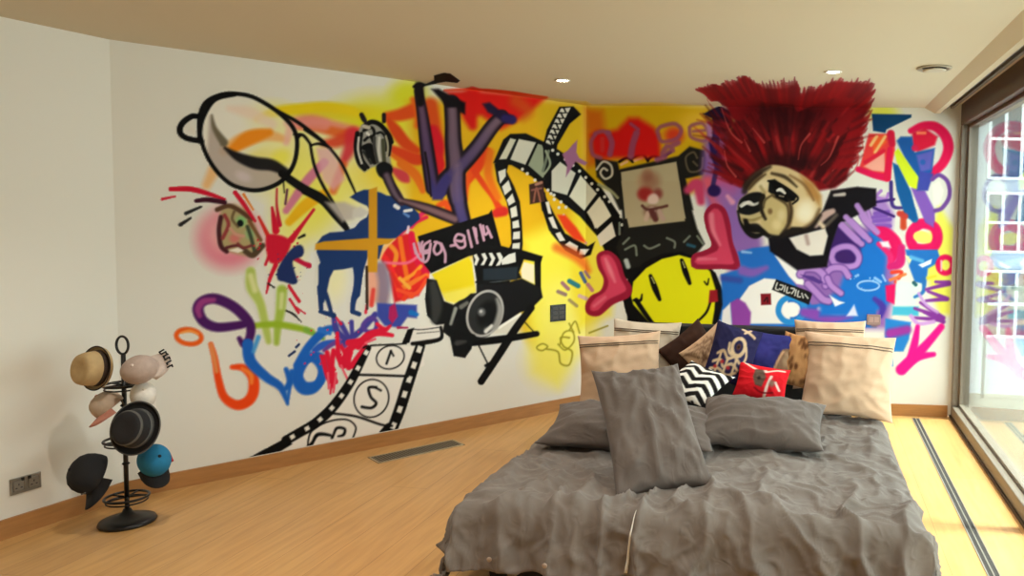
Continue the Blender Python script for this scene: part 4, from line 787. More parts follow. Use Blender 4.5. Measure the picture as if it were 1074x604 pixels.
def build_mural():
    cv = paint_mural()
    root = empty('graffiti_mural', ((PK + PB) / 2).xyz, label='colourful graffiti mural sprayed across the white walls behind the bed', cat='mural')
    root.location.z = .1; inv = Matrix.Translation(-root.location)
    C = np.where(cv.C <= .04045, cv.C / 12.92, ((cv.C + .055) / 1.055) ** 2.4)
    acc = {}
    names = [n for n, _ in MOTIFS]; top_ok = {names.index(n) + 1 for n in ('red_hair', 'letter_monogram', 'sprayed_background')}
    for U, V, H, p, ceil in surfaces():
        def sample(u, v):
            w_ = H[2, 0] * u + H[2, 1] * v + H[2, 2]
            x = (H[0, 0] * u + H[0, 1] * v + H[0, 2]) / w_; y = (H[1, 0] * u + H[1, 1] * v + H[1, 2]) / w_
            return (x - cv.x0) * cv.s - .5, (y - cv.y0) * cv.s - .5
        i, j = sample(U, V); i0 = np.clip(np.floor(i).astype(int), 0, cv.w - 2); j0 = np.clip(np.floor(j).astype(int), 0, cv.h - 2)
        fi = np.clip(i - i0, 0, 1)[..., None]; fj = np.clip(j - j0, 0, 1)[..., None]
        col = (C[j0, i0] * (1 - fi) + C[j0, i0 + 1] * fi) * (1 - fj) + (C[j0 + 1, i0] * (1 - fi) + C[j0 + 1, i0 + 1] * fi) * fj
        fu = (U[:-1, :-1] + U[1:, 1:]) / 2; fv = (V[:-1, :-1] + V[1:, 1:]) / 2
        i, j = sample(fu, fv); ok = (i > 1) & (i < cv.w - 2) & (j > 1) & (j < cv.h - 2)
        ii = np.clip(np.round(i).astype(int), 0, cv.w - 1); jj = np.clip(np.round(j).astype(int), 0, cv.h - 1)
        mid = np.where(ok, cv.I[jj, ii], 0); alpha = cv.A[jj, ii]
        if ceil:
            mid = np.where(np.isin(mid, list(top_ok)) & (alpha > .35), mid, 0)
            d1 = (PB - PK).normalized(); n1 = Vector((d1.y, -d1.x)); d2 = (PE - PB).normalized(); n2 = Vector((d2.y, -d2.x))
            s1 = (fu - PB.x) * n1.x + (fv - PB.y) * n1.y; s2 = (fu - PB.x) * n2.x + (fv - PB.y) * n2.y
            mid = np.where((s1 > 0) & (s2 > 0), mid, 0)
        nx = U.shape[1]; base = np.arange(U.shape[0] - 1)[:, None] * nx + np.arange(nx - 1)[None]
        quads = np.stack([base, base + 1, base + nx + 1, base + nx], -1)
        if ceil: quads = quads[..., ::-1]
        P3 = p.reshape(-1, 3); C3 = col.reshape(-1, 3)
        for k in np.unique(mid):
            if k == 0: continue
            q = quads[mid == k]; ids, invq = np.unique(q.ravel(), return_inverse=True)
            acc.setdefault(int(k), []).append((P3[ids], C3[ids], invq.reshape(-1, 4)))
    pm = paint_mat('mural_paint', .7)
    for k in sorted(acc):
        vs, cs, qs, off = [], [], [], 0
        for a, b, c in acc[k]: vs.append(a); cs.append(b); qs.append(c + off); off += len(a)
        vs = np.concatenate(vs); cs = np.concatenate(cs); qs = np.concatenate(qs)
        if len(qs) < 12: continue
        me = bpy.data.meshes.new(names[k - 1]); me.vertices.add(len(vs)); me.vertices.foreach_set('co', vs.astype(np.float32).ravel())
        me.loops.add(len(qs) * 4); me.loops.foreach_set('vertex_index', qs.astype(np.int32).ravel())
        me.polygons.add(len(qs)); me.polygons.foreach_set('loop_start', np.arange(0, len(qs) * 4, 4, dtype=np.int32))
        me.update(calc_edges=True)
        at_ = me.color_attributes.new('paint', 'FLOAT_COLOR', 'POINT'); at_.data.foreach_set('color', np.concatenate([cs, np.ones((len(cs), 1))], 1).astype(np.float32).ravel())
        o = link(names[k - 1], me, root, pm); o.matrix_parent_inverse = inv
        if MOTIFS[k - 1][1]: o['label'] = MOTIFS[k - 1][1]
build_mural()
# ------------------------------------------------------------------ bed
BED = Vector((.05, 4.10, 0)); BRZ = math.radians(-6.6); BM = Matrix.Translation(BED) @ Matrix.Rotation(BRZ, 4, 'Z')
bed = empty('bed', BED, BRZ, 'low double bed with a black base and black headboard, under the graffiti wall', 'bed')
bm = bmesh.new(); box(bm, (0, .03, .11), (1.74, 1.90, .16), .02); obj('bed_base', bm, mat('black_upholstery', (24, 22, 22), .8, var=.1), bed)
bm = bmesh.new(); box(bm, (0, .03, .255), (1.82, 1.92, .15), .05, seg=4); obj('mattress', bm, mat('mattress_cotton', (206, 200, 188), .85, bump=.1), bed, True)
bm = bmesh.new(); box(bm, (.03, 1.12, .46), (1.56, .09, .84), .018, seg=3); obj('headboard', bm, mat('black_headboard', (17, 15, 15), .7, var=.15, bump=.15, bscale=120), bed)
for x in (-.78, .78):
    for y in (-.8, .9):
        bm = bmesh.new(); lathe(bm, [(0, 0), (.022, 0), (.03, .035), (0, .035)], 16, (x, y, 0)); obj('leg', bm, M_BLACKP, bed)
def fbm(x, y, z, o=4):
    return noise.fractal(Vector((x, y, z)), 1.0, 2.0, o)
def ridge(x, y, z): return (1 - abs(noise.noise(Vector((x, y, z))))) ** 3
def duvet_point(s, t):
    """s across, t along (negative = foot) measured over the cloth"""
    a, b, r = .945, .985, .10
    def bend(q, lim, slope):
        k = abs(q) - (lim - r * .6)
        if k <= 0: return q, 0.0
        L = r * math.pi / 2 * .85
        if k < L:
            th = k / L * (math.pi / 2 - slope); return math.copysign(lim - r * .6 + r * math.sin(th), q), r * (1 - math.cos(th))
        th = math.pi / 2 - slope; e = k - L
        return math.copysign(lim - r * .6 + r * math.sin(th) + e * math.sin(slope), q), r * (1 - math.cos(th)) + e * math.cos(slope)
    x, dx = bend(s, a, .16 if s < 0 else .1); y, dy = bend(min(t, 0), b, .22) if t < 0 else (t, 0.0)
    drop = (dx ** 2.2 + dy ** 2.2) ** (1 / 2.2)
    z = .405 - drop
    # soft puff and wrinkles
    z += .028 * fbm(s * 1.3, t * 1.3, 3.1, 2) + .010 * fbm(s * 4, t * 3, 7.7, 3)
    f = min(1, max(0, (-t - .15) / .6)); g = min(1, max(0, (.95 - abs(s)) / .4))
    q = fbm(s * 1.7, t * 1.7, 1, 3); q2 = fbm(s * 2.3 + 9, t * 2.3, 4, 3)
    def crease(x, y, z_): return max(0.0, 1 - 3.2 * abs(noise.noise(Vector((x, y, z_))))) ** 1.5      # thin raised folds
    w1 = crease(s * 5.5 + 1.1 * q, t * .9 + 5 + .5 * q2, 2.0)                # hanging folds towards the foot
    w2 = crease(s * 2.6 + t * 2.2 + q, t * 2.6 - s * 1.4 + q2, 9.0)
    w3 = crease(s * 7 + t * 4 + q2 * 2, t * 4 + q * 2, 5.0)
    w4 = noise.noise(Vector((s * 14 + q * 3, t * 9 + q2 * 3, 3)))
    n = .036 * w1 * f + .018 * w2 + .011 * w3 + .003 * w4 - .016
    vert = min(1, drop / .2)
    z += n * (1 - .75 * vert)
    yo = -abs(n) * 0 + (n * 1.5 * vert if dy > dx else 0); xo = (math.copysign(n * 1.5 * vert, s) if dx >= dy else 0)
    y -= yo; x += xo
    return Vector((x, y, max(z, .02)))
def build_duvet():
    NS, NT = 230, 210; smin, smax, tmin, tmax = -1.225, 1.245, -1.25, .74
    bm = bmesh.new(); G = []
    for j in range(NT + 1):
        row = []
        for i in range(NS + 1):
            s = smin + (smax - smin) * i / NS; t = tmin + (tmax - tmin) * j / NT
            cut = 1.0                                               # rounded foot corners
            row.append(bm.verts.new(duvet_point(s, t)))
        G.append(row)
    for j in range(NT):
        for i in range(NS): bm.faces.new((G[j][i], G[j][i + 1], G[j + 1][i + 1], G[j + 1][i]))
    m = linen('grey_brown_linen', (104, 94, 85), .75)
    o = obj('duvet', bm, m, None, True); o.matrix_world = BM
    sol = o.modifiers.new('thickness', 'SOLIDIFY'); sol.thickness = .022; sol.offset = -1
    tag(o, 'crumpled grey-brown linen duvet spread over the bed', 'duvet')
    for s in (-1.17, -.80, -.55):
        p = duvet_point(s, -1.2); b2 = bmesh.new(); bmesh.ops.create_uvsphere(b2, u_segments=12, v_segments=8, radius=.011); bmesh.ops.scale(b2, vec=(1, .5, 1), verts=b2.verts)
        k = obj('button', b2, mat('horn_button', (150, 130, 112), .4), o, True); k.location = p + Vector((0, -.012, .0))
    b2 = bmesh.new(); L_ = [duvet_point(-.205 - .03 * q, -.99 - .25 * q) + Vector((0, -.004, .004)) for q in np.linspace(0, 1, 14)]  # thin pale strip widening down a fold at the foot
    tube(b2, L_, [.001 + .006 * q ** .8 for q in np.linspace(0, 1, 14)], 8); k = obj('pale_fold_strip', b2, mat('pale_strip_cloth', (206, 202, 190), .9), o, True); k['label'] = 'narrow pale strip along a fold at the foot'
    return o
build_duvet()

# ------------------------------------------------------------------ pillows and cushions
def pillow_matrix(c, yaw, lean, roll):
    return Matrix.Translation(c) @ Matrix.Rotation(math.radians(yaw), 4, 'Z') @ Matrix.Rotation(math.radians(90 - lean), 4, 'X') @ Matrix.Rotation(math.radians(roll), 4, 'Z')
def pillow_surf(u, v, w, h, t, seed, wr, side=1):
    f = max(0.0, (1 - abs(u) ** 2.4)) ** .6 * max(0.0, (1 - abs(v) ** 2.4)) ** .6
    x = w / 2 * u * (1 - .075 * u * u * (1 - v * v)); y = h / 2 * v * (1 - .075 * v * v * (1 - u * u))
    e = min(1, f * 3)
    a = math.atan2(v, u); rr = math.hypot(u, v)
    wv = (ridge(u * 2.2 + seed, v * 2.2, seed * 1.7) - .45) * 1.2 + (ridge(a * 2.2, rr * 1.1 + seed, seed) - .45) * .9 * rr + .5 * noise.noise(Vector((u * 5, v * 5, seed)))
    z = side * (t / 2 * f + wr * wv * e)
    z += .03 * (u * u - v * v * .6) * noise.noise(Vector((seed, 1.3, 2.2))) * 2 * (w / .6)
    return Vector((x, y, z))
def pillow(name, c, w, h, t, yaw, lean, roll, m, label, cat, group=None, seed=1.0, wr=.012, n=44, paint=None):
    me = bpy.data.meshes.new(name); vs, fs, cs = [], [], []
    idx = {}
    for side in (1, -1):
        for j in range(n + 1):
            for i in range(n + 1):
                edge = i in (0, n) or j in (0, n)
                if side == -1 and edge: idx[side, i, j] = idx[1, i, j]; continue
                u = math.sin((2 * i / n - 1) * math.pi / 2) * .35 + (2 * i / n - 1) * .65; v = math.sin((2 * j / n - 1) * math.pi / 2) * .35 + (2 * j / n - 1) * .65
                idx[side, i, j] = len(vs); vs.append(pillow_surf(u, v, w, h, t, seed, wr, side)); cs.append((u, v))
        for j in range(n):
            for i in range(n):
                q = [idx[side, i, j], idx[side, i + 1, j], idx[side, i + 1, j + 1], idx[side, i, j + 1]]; fs.append(q if side == 1 else q[::-1])
    me.from_pydata(vs, [], fs); me.polygons.foreach_set('use_smooth', [True] * len(fs)); me.update()
    o = link(name, me, None, m); o.matrix_world = pillow_matrix(c, yaw, lean, roll); tag(o, label, cat, group)
    if paint:
        pc = Canvas(-1, -1, 1, 1, 150); paint(pc); C = np.where(pc.C <= .04045, pc.C / 12.92, ((pc.C + .055) / 1.055) ** 2.4)
        A = me.color_attributes.new('paint', 'FLOAT_COLOR', 'POINT'); col = []
        for u, v in cs:
            i = min(pc.w - 1, max(0, int((u + 1) * 150))); j = min(pc.h - 1, max(0, int((1 - v) * 150))); col += list(C[j, i]) + [1.0]
        A.data.foreach_set('color', col)
    return o
def cuff(o, w, h, t, seed, wr, vv, m, name='cuff_piping', r=.0035):
    bm = bmesh.new(); tube(bm, [pillow_surf(u, vv, w, h, t, seed, wr) + Vector((0, 0, .001)) for u in np.linspace(-.97, .97, 40)], r, 6); return obj(name, bm, m, o, True)
LIND = linen('dark_grey_linen', (88, 77, 69), .5)
BEI = mat('beige_cotton', (206, 172, 140), .85, var=.05, scale=8, bump=.15, bscale=260, sheen=.1); BEI2 = mat('oatmeal_cotton', (196, 180, 158), .85, var=.05, scale=8, bump=.15, bscale=260)
PIPE = mat('taupe_piping', (96, 78, 62), .8)
def bl_(x, y, z): return BM @ Vector((x, y, z))
a = (.50, .50, .17)
o = pillow('pillow', at(676, 372, 5.12), .46, .46, .15, -6, 16, -2, BEI2, 'oatmeal pillow with thin cuff line, behind the beige pillow at the left of the headboard', 'pillow', seed=2.2, wr=.008)
for v in (.70, .64): cuff(o, .46, .46, .15, 2.2, .008, v, PIPE)
o = pillow('pillow', at(650, 390, 4.93), .54, .50, .17, -4, 18, 5, BEI, 'beige pillow leaning at the far left of the bed, behind the upright grey pillow', 'pillow', seed=1.4, wr=.010)
for v in (.74, .68): cuff(o, .54, .50, .17, 1.4, .010, v, PIPE)
o = pillow('pillow', at(870, 372, 4.97), .46, .45, .15, -10, 16, 1, BEI, 'beige pillow mostly hidden behind the large right-hand beige pillow', 'pillow', seed=3.9, wr=.008)
for v in (.72, .66): cuff(o, .46, .45, .15, 3.9, .008, v, PIPE)
o = pillow('pillow', at(889, 394, 4.72), .56, .52, .19, -10, 20, -2, BEI, 'large beige pillow with a double cuff line, at the window side of the bed', 'pillow', seed=5.3, wr=.011)
for v in (.72, .65): cuff(o, .56, .52, .19, 5.3, .011, v, PIPE)
pillow('pillow', Vector((-.38, 4.10, .49)), .92, .46, .18, -6, 78, 0, LIND, 'long grey pillow lying flat, half under the upright grey pillow', 'pillow', seed=6.1, wr=.014)
pillow('pillow', Vector((.31, 4.12, .515)), .68, .44, .19, -8, 72, -2, LIND, 'grey pillow lying on the duvet in front of the red cushion', 'pillow', seed=7.7, wr=.012)
pillow('pillow', at(681, 447, 3.64), .445, .71, .19, 16, 50, 3, LIND, 'large dark grey pillow propped up at the middle of the bed', 'pillow', seed=8.2, wr=.021)

FAB = paint_mat('printed_cushion_fabric', .85, .2)
def p_zig(pc):
    pc.poly([(-1.2, -1.2), (1.2, -1.2), (1.2, 1.2), (-1.2, 1.2)], (232, 230, 222))
    for k in range(-4, 5):
        y = k * .42; pc.stroke([(-1.3, y + .25), (-.5, y - .2), (0, y + .12), (.5, y - .2), (1.3, y + .25)], .19, (22, 20, 20), soft=.02, straight=True)
def p_skull(pc):
    pc.poly([(-1.2, -1.2), (1.2, -1.2), (1.2, 1.2), (-1.2, 1.2)], (36, 34, 70), soft=.02)
    CRM = (206, 176, 138)
    pc.stroke(pc.oval(.2, -.25, .26, .3), .14, CRM, closed=True, soft=.03); pc.blob(.2, -.25, .14, .16, (120, 70, 40), 1); pc.blob(.2, -.25, .07, .08, (14, 10, 14), 1)
    for q in ([(.15, -.95), (.45, -.85), (.75, -.7)], [(.3, -.8), (.5, -.95)], [(-.6, .1), (-.35, .0), (-.1, .2), (.15, .1), (.4, .25)], [(-.7, .4), (-.4, .3), (-.2, .5), (.1, .35), (.4, .5)], [(-.75, .65), (-.4, .6), (0, .75), (.35, .6)],
              [(-.45, .1), (-.5, .7)], [(-.1, .2), (-.15, .8)], [(.25, .15), (.2, .75)], [(.5, -.3), (.62, 0), (.55, .3)], [(-.2, -.3), (-.15, -.05), (0, .05)]): pc.stroke(q, .1, CRM, soft=.03)
    for x, y in ((-.3, .35), (0, .5), (.15, .9), (-.55, .55)): pc.blob(x, y, .13, .1, (170, 40, 44), 1)
def p_blue(pc):
    pc.poly([(-1.2, -1.2), (1.2, -1.2), (1.2, 1.2), (-1.2, 1.2)], (44, 44, 104), soft=.02)
    pc.poly([(.25, 1.2), (.35, .3), (.55, -.3), (1.2, -.5), (1.2, 1.2)], (118, 88, 66), soft=.03); pc.blob(.75, .1, .2, .5, (150, 122, 92), .9); pc.stroke([(.25, 1), (.4, .3), (.6, -.2)], .08, (196, 150, 110), soft=.04)
    pc.blob(-.2, -.2, .6, .5, (66, 62, 140), .7)
def p_red(pc):
    pc.poly([(-1.2, -1.2), (1.2, -1.2), (1.2, 1.2), (-1.2, 1.2)], (206, 24, 34), soft=.02)
    for q in ([(-.75, -.95), (-.2, -.55), (.1, -.6)], [(.1, -.5), (.5, -.75), (.8, -.8)], [(.35, -.3), (.25, .3), (.2, .9)], [(.55, .0), (.75, .4)]): pc.stroke(q, .11, (222, 200, 186), soft=.03)
    pc.poly([(-.3, -.6), (.0, -.65), (.15, -.2), (.05, .4), (-.2, .35), (-.35, -.1)], (92, 72, 60), soft=.04); pc.blob(.42, .1, .18, .32, (120, 96, 80), .95); pc.blob(-.1, -.1, .1, .18, (40, 30, 28), 1); pc.stroke([(-.2, .5), (.1, .7), (.5, .6)], .08, (120, 10, 20), soft=.04)
def p_brown(pc):
    pc.poly([(-1.2, -1.2), (1.2, -1.2), (1.2, 1.2), (-1.2, 1.2)], (56, 36, 28), soft=.02)
    for k in range(14): pc.blob(pc.rng.uniform(-1, 1), pc.rng.uniform(-1, 1), .3, .2, (70, 46, 34), .6)
def p_pat(pc):
    pc.poly([(-1.2, -1.2), (1.2, -1.2), (1.2, 1.2), (-1.2, 1.2)], (196, 164, 132), soft=.02)
    for k in range(46): pc.stroke([(x, y) for x, y in [(pc.rng.uniform(-1, 1),) * 1 + (pc.rng.uniform(-1, 1),)]] + [(pc.rng.uniform(-1, 1), pc.rng.uniform(-1, 1))], .05, (104, 76, 60), soft=.03, alpha=.55)
def p_mott(pc):
    pc.poly([(-1.2, -1.2), (1.2, -1.2), (1.2, 1.2), (-1.2, 1.2)], (176, 128, 82), soft=.02)
    for k in range(40): pc.blob(pc.rng.uniform(-1, 1), pc.rng.uniform(-1, 1), .13, .17, (88, 54, 30), .75)
G = None
pillow('cushion', at(727, 372, 5.02), .34, .34, .12, -4, 18, 40, FAB, 'dark brown cushion against the headboard, left of the patterned one', 'cushion', G, 11.0, .005, 36, p_brown)
pillow('cushion', at(751, 374, 4.90), .34, .34, .10, -6, 20, 42, FAB, 'tan cushion with a fine brown pattern, mostly hidden behind the navy one', 'cushion', G, 12.0, .005, 36, p_pat)
pillow('cushion', at(806, 373, 4.86), .31, .30, .11, -8, 20, -6, FAB, 'blue cushion with a brown figure, behind the red cushion', 'cushion', G, 13.0, .005, 36, p_blue)
pillow('cushion', at(836, 378, 4.84), .22, .34, .10, -14, 18, -8, FAB, 'mottled tan cushion against the inner side of the right-hand beige pillows', 'cushion', G, 14.0, .005, 36, p_mott)
pillow('cushion', at(768, 372, 4.70), .29, .37, .12, -4, 20, -14, FAB, 'navy cushion printed with a cream eye and scrollwork', 'cushion', G, 15.0, .005, 60, p_skull)
pillow('cushion', at(799, 401, 4.56), .31, .21, .10, -8, 30, -8, FAB, 'small red cushion with cream and brown print, lowest in front of the blue one', 'cushion', G, 16.0, .004, 60, p_red)
pillow('cushion', at(731, 402, 4.52), .34, .30, .09, -22, 62, -20, FAB, 'black and white zigzag cushion lying in front of the dark brown cushion', 'cushion', G, 17.0, .004, 70, p_zig)
# ------------------------------------------------------------------ hat stand and hats
HS = Vector((-2.934, 3.907, 0))
hs = empty('hat_stand', HS, 0, 'black metal ring-tiered hat stand hung with caps and hats, in the left corner', 'hat stand')
bm = bmesh.new(); lathe(bm, [(0, 0), (.122, 0), (.126, .008), (.12, .02), (.085, .034), (.04, .044), (.022, .06), (.016, .075), (0, .075)], 48); obj('base', bm, M_BLACK, hs, True)
bm = bmesh.new(); tube(bm, [(0, 0, .06), (0, 0, .40), (.003, 0, .87)], .0105, 14); lathe(bm, [(.0105, .0), (.018, .008), (.0105, .016)], 20, (0, 0, .60)); lathe(bm, [(.0105, .0), (.018, .008), (.0105, .016)], 20, (0, 0, .30)); obj('pole', bm, M_BLACK, hs, True)
bm = bmesh.new(); tube(bm, [(.030 * math.cos(k * math.pi / 14), 0, .915 + .045 * math.sin(k * math.pi / 14)) for k in range(28)], .006, 8, True); obj('top_loop', bm, M_BLACK, hs, True)
for z, r in ((.715, .085), (.43, .09), (.135, .094)):
    bm = bmesh.new(); tube(bm, [(r * math.cos(k * math.pi / 20), r * math.sin(k * math.pi / 20), z) for k in range(40)], .0065, 8, True)
    tube(bm, [(r * .93 * math.cos(k * math.pi / 20), r * .93 * math.sin(k * math.pi / 20), z - .02) for k in range(40)], .004, 8, True)
    for k in range(5):
        a_ = 2 * math.pi * k / 5 + .4; tube(bm, [(.008 * math.cos(a_), .008 * math.sin(a_), z), (r * math.cos(a_), r * math.sin(a_), z)], .0045, 8)
    obj('hat_ring', bm, M_BLACK, hs, True)
def frame_dir(up, fwd):
    z = Vector(up).normalized(); y = Vector(fwd); y = (y - z * y.dot(z)).normalized(); x = y.cross(z); return Matrix((x, y, z)).transposed().to_4x4()
def cap(name, c, up, fwd, s, mc, mv, label, extra=None):
    """baseball cap: crown with seams and button, curved visor; z is up through the crown, y towards the visor"""
    root = empty(name, (0, 0, 0), 0, label, 'cap', 'caps on the hat stand'); root.matrix_world = Matrix.Translation(c) @ frame_dir(up, fwd) @ Matrix.Scale(s, 4)
    bm = bmesh.new(); n = 36; pr = [(.088, 0), (.091, .02), (.090, .045), (.082, .075), (.066, .098), (.042, .113), (.016, .119), (0, .12)]; lathe(bm, pr, n, (0, 0, 0), .92, 1.08); lathe(bm, [(r * .97, z - .002) for r, z in pr], n, (0, 0, 0), .92, 1.08)
    obj('crown', bm, mc, root, True)
    bm = bmesh.new(); G2 = []
    for i in range(15):
        a_ = math.radians(20 + 140 * i / 14); row = []
        for j in range(7):
            q = j / 6; ex = q * .075 * math.sin(math.radians(180 * i / 14)) ** .55
            row.append(bm.verts.new((.083 * math.cos(a_) * (1 + .25 * q * math.sin(math.radians(180 * i / 14))), .093 * math.sin(a_) + ex, .006 - .035 * (math.cos(a_)) ** 2 * (q + .2) - .012 * q)))
        G2.append(row)
    for i in range(14):
        for j in range(6): bm.faces.new((G2[i][j], G2[i + 1][j], G2[i + 1][j + 1], G2[i][j + 1]))
    v = obj('visor', bm, mv, root, True); v.modifiers.new('t', 'SOLIDIFY').thickness = .004
    bm = bmesh.new(); lathe(bm, [(0, .125), (.008, .124), (.01, .118), (0, .118)], 14); obj('top_button', bm, mv, root, True)
    return root
def brimmed(name, c, up, fwd, s, mc, mb, mband, label, bw=.055, cat='hat'):
    """small brimmed hat: creased crown, band and curled oval brim"""
    root = empty(name, (0, 0, 0), 0, label, cat, 'caps on the hat stand'); root.matrix_world = Matrix.Translation(c) @ frame_dir(up, fwd) @ Matrix.Scale(s, 4)
    bm = bmesh.new(); lathe(bm, [(.084, 0), (.083, .03), (.078, .07), (.07, .092), (.055, .10), (.03, .094), (0, .088)], 40, (0, 0, 0), .92, 1.08); obj('crown', bm, mc, root, True)
    bm = bmesh.new(); lathe(bm, [(.0855, .004), (.087, .006), (.0855, .028), (.083, .03)], 40, (0, 0, 0), .925, 1.085); obj('hat_band', bm, mband, root, True)
    bm = bmesh.new(); lathe(bm, [(.082, .0), (.10, -.003), (.082 + bw * .8, .003), (.082 + bw, .014), (.082 + bw - .002, .018), (.082 + bw * .8, .007), (.10, .001), (.082, .005)], 48, (0, 0, 0), .95, 1.08); b = obj('brim', bm, mb, root, True)
    bm = bmesh.new(); tube(bm, [((.082 + bw) * .95 * math.cos(k * math.pi / 24), (.082 + bw) * 1.08 * math.sin(k * math.pi / 24), .016) for k in range(48)], .0035, 6, True); obj('edge_binding', bm, mband, b, True)
    return root
FT = lambda n, c, **k: mat(n, c, .85, var=.08, scale=30, bump=.2, bscale=200, **k)
TAN, PINK, OFFW, BLK, TEAL, CHAR = FT('tan_straw', (186, 158, 112)), FT('dusty_pink_cloth', (196, 132, 112)), FT('off_white_cloth', (216, 208, 196)), FT('black_cloth', (17, 16, 18)), FT('teal_cloth', (20, 110, 150)), FT('charcoal_band', (86, 84, 80))
Y0 = 3.80
brimmed('straw_hat', at(103, 386, Y0 - .01), (-.25, -.95, .12), (.2, .1, 1), .95, TAN, TAN, FT('dark_brown_band', (52, 38, 28)), 'tan straw hat with a dark brim edge, top left on the hat stand', .022)
c = cap('cap', at(116, 428, Y0 + .05), (-.6, -.3, .8), (-.4, -.85, -.2), .74, FT('beige_cloth', (190, 168, 146)), PINK, 'beige cap with a pink visor, below the straw hat on the stand')
bm = bmesh.new(); tube(bm, [(-.07, -.05, .0), (-.10, -.02, -.05), (-.08, .03, -.12), (-.03, .05, -.15)], .006, 8); obj('strap', bm, FT('brown_strap', (92, 76, 56)), c, True)
bm = bmesh.new(); box(bm, (-.03, .06, -.15), (.05, .008, .03), .003); obj('red_tag', bm, FT('red_cloth', (170, 24, 30)), c)
c = cap('cap', at(149, 389, Y0 + .02), (.12, -.85, .45), (.78, .1, .62), .80, FT('greige_cloth', (176, 156, 144)), FT('pale_cloth', (206, 190, 180)), 'pale cap with black lettering on its visor, top right on the stand')
bm = bmesh.new()
for k in range(6):
    x = -.06 + .024 * k; y = .13 + .022 * math.cos(x * 18); z = .0105 - .014 * (abs(x) / .06) ** 2
    box(bm, (x, y, z), (.008, .034, .006)); box(bm, (x + .008, y + (.012 if k % 2 else -.012), z), (.014, .008, .006))
obj('lettering', bm, BLK, c)
c = cap('cap', at(150, 416, Y0 + .05), (.5, -.6, .6), (.5, -.5, -.8), .66, OFFW, OFFW, 'white cap with a small black patch, half hidden above the dark banded hat')
bm = bmesh.new(); box(bm, (.03, .088, .05), (.035, .012, .02), .003); obj('patch', bm, BLK, c)
tr = brimmed('trilby', at(144, 449, Y0 - .07), (.10, -.95, .28), (0, .2, 1), 1.0, FT('black_felt', (24, 23, 24)), BLK, CHAR, 'black brimmed hat with grey bands in the middle of the hat stand', .035)
bm = bmesh.new(); lathe(bm, [(.0745, .082), (.077, .081), (.073, .0915), (.0705, .0925)], 40, (0, 0, 0), .925, 1.085); obj('crown_stripe', bm, CHAR, tr, True)
c = cap('cap', at(102, 498, Y0 - .02), (-.55, -.7, .45), (.30, -.25, -.92), 1.0, BLK, BLK, 'plain black cap hanging lowest at the left of the hat stand')
bm = bmesh.new(); box(bm, (0, .098, .03), (.04, .006, .006), .002); obj('label_stitching', bm, FT('grey_thread', (120, 120, 120)), c)
c = cap('cap', at(160, 484, Y0 + .02), (.72, -.50, .45), (.45, -.15, -.85), .82, TEAL, BLK, 'teal blue and black cap at the right of the hat stand')
bm = bmesh.new(); box(bm, (-.085, .02, .03), (.012, .05, .02), .003); obj('red_tag', bm, FT('red_cloth', (170, 24, 30)), c)

# ------------------------------------------------------------------ wall fittings
def plate_frame(p, d, n):                                   # x along the wall, y up, z out into the room
    x = Vector(d).normalized(); z = Vector(n).normalized(); y = Vector((0, 0, 1)); M = Matrix((x, y, z)).transposed().to_4x4(); M.translation = p; return M
nl = Vector((-LD.y, LD.x, 0)); nl = nl if nl.x > 0 else -nl
def facing(a, b): d = (b - a).normalized(); return d, Vector((d.y, -d.x, 0))
dl, nl = facing(PL, PK); dd, nd = facing(PK, PB); db, nb = facing(PB, PE)
p = Vector((-3.343, 3.784, .241)); p = PK + dl * ((p - PK).dot(dl)); p.z = .241
ws = empty('wall_socket', (0, 0, 0), 0, 'brushed steel double wall socket low on the left wall beside the hat stand', 'socket'); ws.matrix_world = plate_frame(p, dl, nl)
bm = bmesh.new(); box(bm, (0, 0, .004), (.136, .08, .008), .003); obj('plate', bm, M_STEEL, ws)
for x in (-.033, .033):
    bm = bmesh.new(); box(bm, (x, .0, .0095), (.046, .052, .003), .004); oo = obj('outlet', bm, mat('socket_insert', (128, 122, 110), .5), ws)
    bm = bmesh.new()
    for hx, hy, sx_, sy_ in ((0, .006, .004, .009), (-.011, -.010, .008, .005), (.011, -.010, .008, .005)): box(bm, (x + hx, hy, .0108), (sx_, sy_, .002))
    obj('pin_holes', bm, M_BLACKP, oo)
    bm = bmesh.new(); box(bm, (x * .45, .029, .0105), (.012, .016, .006), .0015); obj('rocker', bm, M_BLACKP, ws)
def switch(name, p, d, n, w, h, m, mr, rows, cols, label, cat='light switch'):
    o = empty(name, (0, 0, 0), 0, label, cat); o.matrix_world = plate_frame(p, d, n)
    bm = bmesh.new(); box(bm, (0, 0, .005), (w, h, .009), .002); obj('plate', bm, m, o)
    for j in range(rows):
        for i in range(cols):
            bm = bmesh.new(); box(bm, ((i + .5) / cols * w * .8 - w * .4, (j + .5) / rows * h * .8 - h * .4, .0105), (w * .8 / cols * .8, h * .8 / rows * .62, .004), .001); obj('rocker', bm, mr, o)
p = PK + dd * 2.882; p.z = .805; switch('light_switch', p, dd, nd, .15, .135, M_BLACKP, mat('dark_grey_plastic', (62, 56, 54), .5), 3, 2, 'black square switch panel on the yellow paint left of the beige pillow')
p = PB + db * 2.385; p.z = .785; switch('light_switch', p, db, nb, .11, .085, mat('mauve_grey_plate', (150, 122, 116), .5), mat('dull_pink_rocker', (176, 142, 132), .5), 1, 2, 'small mauve-grey switch panel just above the right-hand beige pillow')
p = PB + db * 2.468; p.z = .237; switch('wall_socket', p, db, nb, .07, .085, M_WHITE, mat('grey_insert', (186, 184, 178), .5), 1, 1, 'white single socket low on the back wall right of the bed', 'socket')

